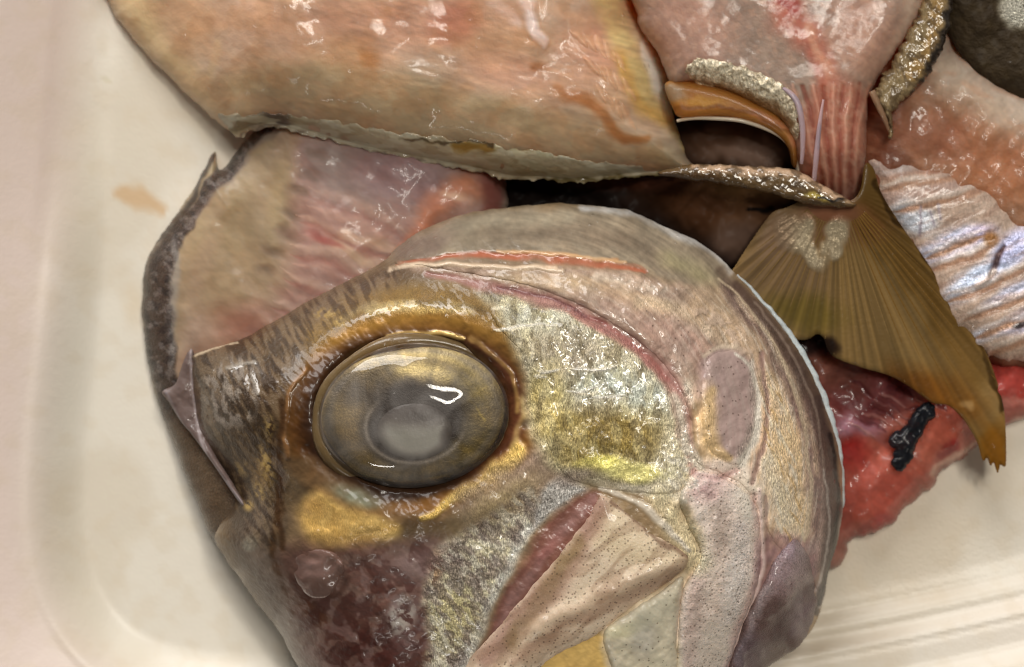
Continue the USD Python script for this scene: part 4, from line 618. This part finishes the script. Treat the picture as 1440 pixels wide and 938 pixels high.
    Q(cv.line([(1034, 402), (1088, 456), (1132, 530), (1160, 620), (1170, 720), (1160, 800)], [6, 9, 11, 13, 11, 8], .6) * .8, (82, 64, 58)); Q(cv.line([(1012, 394), (1062, 444), (1106, 516), (1130, 600), (1140, 700), (1132, 760)], [1.5, 2, 2.5, 3, 3, 2], .7) * .75, (214, 194, 164)); Q(cv.line([(1060, 424), (1112, 492), (1146, 580), (1160, 680)], 1.8, .7) * .6, (160, 142, 128)); Q(cv.line([(1166, 610), (1178, 690), (1170, 780), (1152, 850)], 2.5, .6) * .8, (30, 25, 24)); Q(cv.line([(1158, 660), (1166, 740), (1152, 820)], 1.6, .6) * .7, (190, 180, 172))
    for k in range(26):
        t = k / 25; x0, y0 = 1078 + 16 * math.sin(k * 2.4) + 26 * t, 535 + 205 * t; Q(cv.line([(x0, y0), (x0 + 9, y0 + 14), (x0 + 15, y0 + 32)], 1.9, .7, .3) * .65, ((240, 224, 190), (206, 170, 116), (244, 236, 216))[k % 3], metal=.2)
    Q(cv.blob(958, 660, 26, 40, -15, .7) * sstep(.45, .6, cv.n(6, 3, 117)) * .8, (240, 232, 212), metal=.25, glit=.6); Q(cv.line([(846, 688), (896, 708), (938, 742), (968, 776)], [3, 4, 5, 3], .7) * .8, (232, 222, 206), dh=2, film=1)
    Q(cv.line([(1066, 690), (1073, 760), (1067, 820), (1040, 890), (1020, 940)], 2.6, .7) * .8, (222, 198, 190), dh=2); Q(cv.line([(1074, 700), (1080, 770), (1074, 825), (1048, 890)], 3, .7) * .5, (132, 102, 100), dh=-2); Q(cv.line([(975, 665), (1005, 672), (1036, 664)], 4, .8) * .6, (168, 128, 124), dh=-3)
    Q(cv.blob(1012, 740, 18, 50, 4, .8) * .5, (150, 130, 120), dots=.9); Q(cv.blob(1030, 820, 12, 60, 8, .8) * .6, (248, 234, 224)); Q(cv.blob(985, 870, 10, 50, 8, .8) * .4, (160, 140, 130), dots=.8)
    # forehead and snout: streaked brown skin, gold flecks, wet glints painted pale
    fw = cv.poly([(276, 500), (380, 456), (500, 392), (560, 380), (520, 430), (440, 480), (400, 560), (396, 740), (350, 760), (300, 640)], 12)
    sk = cv.n(5, 3, 141, 62, 4); Q(fw * sstep(.5, .66, sk) * .45, (136, 116, 90)); Q(fw * sstep(.5, .36, sk) * .5, (48, 36, 26))
    Q(cv.poly([(300, 512), (345, 500), (362, 530), (352, 590), (310, 600), (284, 560)], 10) * sstep(.48, .64, cv.n(6, 3, 143, 80, 2)) * .7, (152, 142, 132), film=.9); Q(cv.line([(318, 516), (340, 510), (358, 508)], 2.5, .7) * .8, (160, 152, 142), dh=2, film=1); Q(cv.line([(354, 524), (362, 540), (364, 552)], 2.5, .7) * .8, (160, 152, 142), dh=2, film=1)
    for (cx, cy, rx, ry, k) in ((374, 650, 9, 22, .9), (378, 600, 6, 14, .6), (366, 690, 7, 12, .7), (348, 712, 6, 7, .9), (302, 690, 9, 7, .6), (340, 660, 8, 10, .5), (456, 440, 14, 7, .7), (478, 452, 10, 6, .6), (560, 428, 22, 6, .7), (610, 436, 26, 5, .7)):
        Q(cv.blob(cx, cy, rx, ry, -10, .8) * sstep(.35, .55, cv.n(5, 3, 145)) * k, (206, 174, 104), metal=.4)
    Q(cv.line([(398, 560), (394, 640), (392, 720), (396, 770)], 4, .8) * .7, (58, 36, 18)); Q(cv.line([(274, 500), (300, 490), (336, 480)], 1.5, .6) * .9, (206, 188, 160))
    sn = cv.poly([(420, 850), (560, 770), (630, 770), (600, 860), (600, 960), (470, 960)], 16)
    Q(sn * sstep(.52, .68, cv.n(14, 3, 147)) * .5, (136, 112, 108)); Q(sn * sstep(.5, .36, cv.n(18, 3, 149)) * .6, (66, 34, 28)); Q(cv.blob(596, 792, 52, 20, -14, .7) * .5, (140, 120, 118)); Q(cv.blob(566, 868, 18, 26, 24, .6) * sstep(.4, .6, cv.n(6, 3, 151)) * .8, (190, 182, 172), film=1)
    Q(band * sstep(.52, .64, cv.n(6, 3, 153, 50, 2)) * .55, (246, 240, 222), metal=.3, film=.9); Q(band * sstep(.5, .38, cv.n(9, 3, 155, 50, 2)) * .5, (116, 100, 94))
    for pts in ([(690, 466), (740, 458), (785, 458)], [(795, 520), (850, 520), (872, 514)], [(795, 552), (822, 551), (850, 538)], [(828, 559), (870, 558), (890, 562)], [(755, 526), (790, 520)]): Q(cv.line(pts, 1.5, .6, .25) * .9, (246, 240, 226), dh=1.2)  # near-white strokes paint the plate's specular lines again
    cv.put(cv.poly([(438, 696), (455, 694), (480, 710), (519, 725), (558, 739), (548, 754), (505, 763), (455, 766), (430, 752), (424, 716)], 16) * .8 * brk, (238, 190, 106), metal=.35, rough=.22, glit=.3); cv.put(cv.line([(436, 748), (480, 748), (530, 738)], [7, 9, 5], .8) * .6, None, dh=4, film=1)
    cv.h += 7 * (cv.n(60, 3, 5) - .5) + 3 * (cv.n(14, 3, 9) - .5)

def head():
    path = thing('fish_head', 'large golden-silver fish head with one clouded eye, lying in the tray foreground', 'fish head')
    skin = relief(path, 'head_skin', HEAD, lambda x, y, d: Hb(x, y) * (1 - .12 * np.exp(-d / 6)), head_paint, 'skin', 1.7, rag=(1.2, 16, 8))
    def over(name, outline, lift, round_, mat='skin', step=1.6, rag=(1.2, 10, 3), label=None, extra=None, zoff=-14):
        def paint(cv):
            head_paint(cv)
            if extra: extra(cv)
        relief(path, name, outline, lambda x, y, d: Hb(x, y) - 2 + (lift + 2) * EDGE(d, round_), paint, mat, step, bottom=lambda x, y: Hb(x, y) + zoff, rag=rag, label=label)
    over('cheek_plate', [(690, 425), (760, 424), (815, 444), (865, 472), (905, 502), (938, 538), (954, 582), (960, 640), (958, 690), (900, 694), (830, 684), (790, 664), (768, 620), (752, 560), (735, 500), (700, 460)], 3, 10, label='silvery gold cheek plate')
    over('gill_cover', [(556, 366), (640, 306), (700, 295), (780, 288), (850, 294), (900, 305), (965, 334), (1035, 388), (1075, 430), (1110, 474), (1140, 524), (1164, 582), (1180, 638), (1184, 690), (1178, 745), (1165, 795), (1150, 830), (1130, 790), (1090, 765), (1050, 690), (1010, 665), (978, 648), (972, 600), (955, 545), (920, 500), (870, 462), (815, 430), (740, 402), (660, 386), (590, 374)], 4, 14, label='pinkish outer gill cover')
    over('gill_cover_ridge', [(992, 505), (1030, 490), (1056, 508), (1067, 560), (1060, 618), (1042, 655), (1012, 648), (988, 620), (984, 560)], 8, 14, label='long oval ridge on the gill cover')
    def jaw(cv):
        x, y = cv.x, cv.y; cv.v['dots'][:] = .75; cv.v['metal'][:] = 0; cv.v['glit'][:] = .1; cv.v['film'][:] = .3; cv.col[:] = np.array([236, 208, 180]) / 255; cv.warp(6, 30, 81)
        cv.put(cv.poly([(850, 702), (905, 745), (972, 780), (950, 800), (880, 790), (830, 760)], 14) * .8, (232, 204, 168), dots=1.0); cv.put(cv.line([(842, 715), (800, 790), (740, 860), (680, 930)], 14, .8) * .8, (170, 128, 112), dots=.1)
        cv.put(cv.line([(815, 760), (770, 830), (720, 900)], 10, .8) * .7, (150, 124, 84), dots=.6); cv.put(cv.line([(970, 795), (900, 815), (820, 850), (740, 890)], 9, .8) * .8, (196, 166, 140), dots=.12); cv.put(cv.line([(950, 812), (880, 838), (800, 878), (720, 930)], 8, .8) * .6, (176, 138, 116), dots=.6)
        cv.put(cv.blob(760, 850, 60, 12, -40, .7) * .5, (184, 148, 130)); cv.put(cv.line([(694, 900), (730, 888), (768, 866)], 1.8, .6) * .9, None, dh=3, film=1); cv.put(cv.line([(560, 0), (561, 1)], 1), None)
        cv.put(sstep(.5, .7, cv.n(12, 3, 5, -40, 4)) * .35, (136, 104, 82)); cv.put(cv.line([(860, 705), (920, 752), (968, 782)], 3, .7) * .6, (112, 84, 66))
        cv.h[:] = 2 * (cv.n(30, 2, 5, -35, 3) - .5) + 6 * cv.line([(970, 795), (880, 820), (760, 885)], 12, .9) - 3 * cv.line([(815, 790), (760, 860), (700, 930)], 10, .95)
    relief(path, 'upper_jaw', [(850, 697), (875, 712), (915, 745), (945, 764), (964, 776), (968, 788), (958, 804), (925, 830), (880, 862), (845, 890), (782, 926), (720, 975), (630, 1010), (645, 950), (690, 890), (740, 830), (790, 770), (826, 725), (842, 700)],
           lambda x, y, d: Hb(x, y) - 5 + 15 * EDGE(d, 40), jaw, 'jaw_skin', 1.5, bottom=lambda x, y: Hb(x, y) - 20, rag=(1, 10, 3), label='dotted beige upper jaw bone')
    def lj(cv): cv.put(cv.blob(880, 885, 30, 10, -20, .5) * .9, (224, 210, 170)); cv.put(cv.blob(910, 860, 36, 24, -20, .7) * .6, (200, 190, 166)); cv.put(cv.blob(905, 900, 18, 26, 0, .6) * .4, (170, 164, 160), dots=.35)
    over('lower_jaw', [(848, 892), (880, 864), (925, 834), (960, 810), (958, 850), (952, 900), (950, 990), (880, 1000), (860, 940)], 9, 12, 'jaw_skin', label='pale translucent lower jaw', extra=lj)
    over('throat_flap', [(976, 664), (1010, 668), (1046, 690), (1066, 720), (1070, 790), (1060, 840), (1040, 890), (1022, 950), (1000, 1010), (950, 1010), (953, 900), (960, 830), (984, 782), (968, 740), (955, 700)], 8, 12, 'jaw_skin', label='speckled pinkish throat flap')
    def lobe(cv):
        cv.warp(7, 22, 91); cv.col[:] = np.array([104, 80, 76]) / 255; cv.v['metal'][:] = 0; cv.v['dots'][:] = .05; cv.v['film'][:] = .5; cv.v['glit'][:] = .4
        cv.put(cv.blob(1105, 795, 34, 40, 15, .6) * .9, (160, 136, 138), dots=.6); cv.put(cv.blob(1110, 770, 20, 14) * .5, (178, 152, 162)); cv.put(cv.line([(1080, 930), (1105, 880), (1140, 830)], [20, 14, 9], .7) * .8, (66, 36, 40), dh=-8); cv.put(cv.blob(1130, 870, 16, 34, 20, .6) * .6, (132, 112, 120), dh=4)
        cv.put(cv.line([(1080, 830), (1060, 870), (1040, 930)], 7, .8) * .6, (176, 160, 160), film=.8); cv.put(cv.blob(1100, 915, 30, 10, -30, .6) * .7, (70, 30, 28)); cv.put(cv.blob(1055, 920, 22, 30, 20, .6) * .5, (122, 106, 118)); cv.h[:] = 9 * (cv.n(24, 3, 7) - .5) + cv.h
    relief(path, 'fin_base', [(1100, 770), (1120, 757), (1136, 778), (1143, 805), (1149, 845), (1140, 880), (1126, 906), (1086, 934), (1050, 960), (1010, 985), (1026, 930), (1048, 868), (1076, 812)],
           lambda x, y, d: Hb(x, y) - 6 + 30 * EDGE(d, 36), lobe, 'jaw_skin', 1.5, bottom=lambda x, y: Hb(x, y) - 20, rag=(1, 10, 3), label='smooth dark purple fin base lobe')
    def white(cv): cv.col[:] = np.array([226, 228, 224]) / 255; cv.v['metal'][:] = 0; cv.mottle(.05, 3); cv.v['rough'][:] = .4; cv.v['film'][:] = .2; cv.put(cv.line([(1100, 462), (1140, 530), (1166, 600), (1182, 680)], 2, .8) * .3, (160, 164, 160))
    relief(path, 'gill_membrane_edge', [(1040, 388), (1080, 428), (1112, 466), (1142, 512), (1162, 556), (1178, 606), (1187, 660), (1188, 700), (1184, 712), (1178, 664), (1164, 624), (1149, 584), (1134, 540), (1106, 474), (1076, 433), (1040, 392)],
           lambda x, y, d: 112 + 6 * EDGE(d, 6), white, 'flesh', 1.2, bottom=90, rag=(1.6, 14, 5), label='white membrane along the gill edge')
    def mem(cv): cv.col[:] = np.array([136, 114, 108]) / 255; cv.v['film'][:] = .3; cv.put(cv.line([(268, 490), (273, 560), (290, 640), (345, 712)], 2.2, .8), (196, 178, 176)); cv.put(cv.line([(232, 548), (256, 596), (300, 655), (340, 710)], 2.4, .8) * .8, (178, 160, 160)); cv.h += 6 * (cv.n(18, 3, 5) - .5)
    relief(path, 'cut_membrane', [(258, 508), (265, 494), (272, 494), (278, 534), (286, 597), (302, 638), (326, 677), (348, 716), (336, 706), (302, 656), (272, 614), (254, 592), (238, 566), (228, 551), (246, 540), (254, 520)],
           lambda x, y, d: 92 + 60 * sstep(560, 720, y) + 8 * EDGE(d, 8), mem, 'film', 1.3, bottom=lambda x, y: np.full(len(x), 56.0), label='thin lilac-grey membrane strip')
    def nos(cv): cv.col[:] = np.array([122, 92, 82]) / 255; cv.v['film'][:] = .6; cv.v['rough'][:] = .2; cv.put(cv.blob(446, 800, 26, 14) * .5, (166, 130, 122)); cv.h += 8 * (cv.n(16, 2, 3) - .5)
    relief(path, 'nostril', [(414, 782), (428, 774), (450, 772), (474, 780), (484, 800), (474, 824), (458, 840), (438, 840), (422, 826), (412, 804)], lambda x, y, d: Hb(x, y) - 3 + 8 * EDGE(d, 30), nos, 'jaw_skin', 1.3, bottom=lambda x, y: Hb(x, y) - 16, label='wet pinkish nostril flap')
    # the eye
    ze = float(Hb(np.array([582.]), np.array([600.]))[0]); eye = [(582 + 131 * math.cos(a) * math.cos(.1) + 99 * math.sin(a) * math.sin(.1), 584 - 131 * math.cos(a) * math.sin(.1) + 99 * math.sin(a) * math.cos(.1)) for a in np.linspace(0, 2 * np.pi, 40, endpoint=False)]
    def iris(cv):
        x, y = cv.x, cv.y; r = cv.rad(582, 582, 138, 104, -6); th = np.arctan2(y - 590, x - 588); cv.v['bump'][:] = .3; cv.v['rough'][:] = .35; cv.v['glit'][:] = .25
        cv.warp(7, 26, 95); cv.col[:] = np.array([132, 110, 66]) / 255; cv.v['metal'][:] = .25
        cv.put(cv.blob(596, 512, 84, 30, 6, .7), (250, 222, 150), metal=.2); cv.put(cv.blob(660, 545, 36, 26, 40, .7) * .8, (156, 136, 70)); cv.put(cv.blob(496, 620, 30, 40, 20, .7) * .8, (160, 132, 84)); cv.put(cv.blob(510, 540, 40, 22, -20, .7) * .6, (120, 98, 56)); cv.put(cv.blob(660, 620, 40, 26, -30, .7) * .7, (116, 98, 46))  # bright upper blob paints the golden reflected glow on the iris
        cv.put(cv.line([(655, 560), (682, 594)], 2, .8) * .8, (176, 150, 70)); cv.put(cv.blob(560, 652, 60, 14, 10, .7) * .6, (140, 120, 80))
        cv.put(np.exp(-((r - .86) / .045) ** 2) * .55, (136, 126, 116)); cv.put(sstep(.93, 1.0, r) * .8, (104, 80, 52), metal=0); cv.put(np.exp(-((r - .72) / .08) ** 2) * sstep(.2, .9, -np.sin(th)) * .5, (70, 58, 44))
        st = fbm2(th * 9, r * 2, 3, 7); cv.col *= (1 + .35 * (st - .5))[:, None]
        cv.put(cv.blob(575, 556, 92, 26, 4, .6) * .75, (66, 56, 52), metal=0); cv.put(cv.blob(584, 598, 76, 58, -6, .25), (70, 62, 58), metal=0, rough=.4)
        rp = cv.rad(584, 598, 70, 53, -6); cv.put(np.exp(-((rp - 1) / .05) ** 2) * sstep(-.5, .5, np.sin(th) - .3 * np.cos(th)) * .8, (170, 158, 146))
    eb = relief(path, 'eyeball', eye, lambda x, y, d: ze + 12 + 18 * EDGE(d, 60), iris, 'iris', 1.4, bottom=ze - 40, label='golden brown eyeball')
    ep = str(eb.GetPath())
    def lens(cv):
        cv.col[:] = np.array([184, 182, 174]) / 255; cv.v['metal'][:] = 0; cv.v['rough'][:] = .35; cv.put(cv.blob(570, 585, 60, 18, 5, .8) * .7, (104, 94, 90)); cv.put(cv.line([(540, 610), (570, 632), (610, 632), (630, 612)], 3, .8) * .5, (186, 176, 168)); cv.put(cv.blob(628, 615, 10, 14) * .6, (70, 60, 60))
        cv.put(cv.blob(585, 622, 38, 18, 0, .8) * .7, (176, 172, 164)); cv.put(sstep(.62, 1.0, cv.rad(583, 606, 56, 42)) * .85, (76, 68, 64)); cv.put(cv.blob(590, 580, 50, 14, 4, .7) * .6, (64, 56, 54))
    relief(ep, 'pupil_lens', [(583 + 56 * math.cos(a), 606 + 42 * math.sin(a)) for a in np.linspace(0, 2 * np.pi, 30, endpoint=False)], lambda x, y, d: ze + 26 + 10 * EDGE(d, 42), lens, 'iris', 1.3, bottom=ze + 15, label='milky clouded pupil lens')
    rim = [(582 + 136 * math.cos(a) * math.cos(.1) + 104 * math.sin(a) * math.sin(.1), 584 - 136 * math.cos(a) * math.sin(.1) + 104 * math.sin(a) * math.cos(.1), ze + 8 + 3 * math.sin(3 * a)) for a in np.linspace(0, 2 * np.pi, 41)]
    tube(ep, 'eye_rim', rim, [9.5 + 2.5 * math.sin(3 * t) + 1.5 * math.sin(7 * t + 1) for t in np.linspace(0, 2 * np.pi, 41)], 'jaw_skin', (106, 84, 54), sides=10, film=.2, rough=.35, label='brown soft rim round the eyeball')
    # cornea: an open clear dome over the iris
    n, m = 40, 96; V = []; 
    for i in range(n):
        r = i / (n - 1)
        for j in range(m):
            a = 2 * np.pi * j / m; ex, ey = r * 134 * math.cos(a), r * 102 * math.sin(a); c, s = math.cos(.1), math.sin(.1)
            V.append((582 + ex * c + ey * s, 584 - ex * s + ey * c, ze + 20 + 46 * math.sqrt(max(0, 1 - r * r * .985))))
    V = np.array(V); f = []
    for i in range(n - 1):
        for j in range(m):
            A, Bq = i * m + j, i * m + (j + 1) % m
            f += [[A, Bq, A + m], [Bq, Bq + m, A + m]] if i else [[A, Bq + m, A + m]]
    cm = world(V[:, 0], V[:, 1], V[:, 2] + 3.0 * (fbm2(V[:, 0] / 45, V[:, 1] / 45, 2, 5) - .5)); f = np.array(f)
    fn = np.cross(cm[f[:, 1]] - cm[f[:, 0]], cm[f[:, 2]] - cm[f[:, 0]])
    if fn[:, 2].sum() < 0: f = f[:, ::-1]
    tag(put_mesh(numbered(ep, 'cornea'), cm, f, 'cornea'), 'clear wet cornea dome')
head()
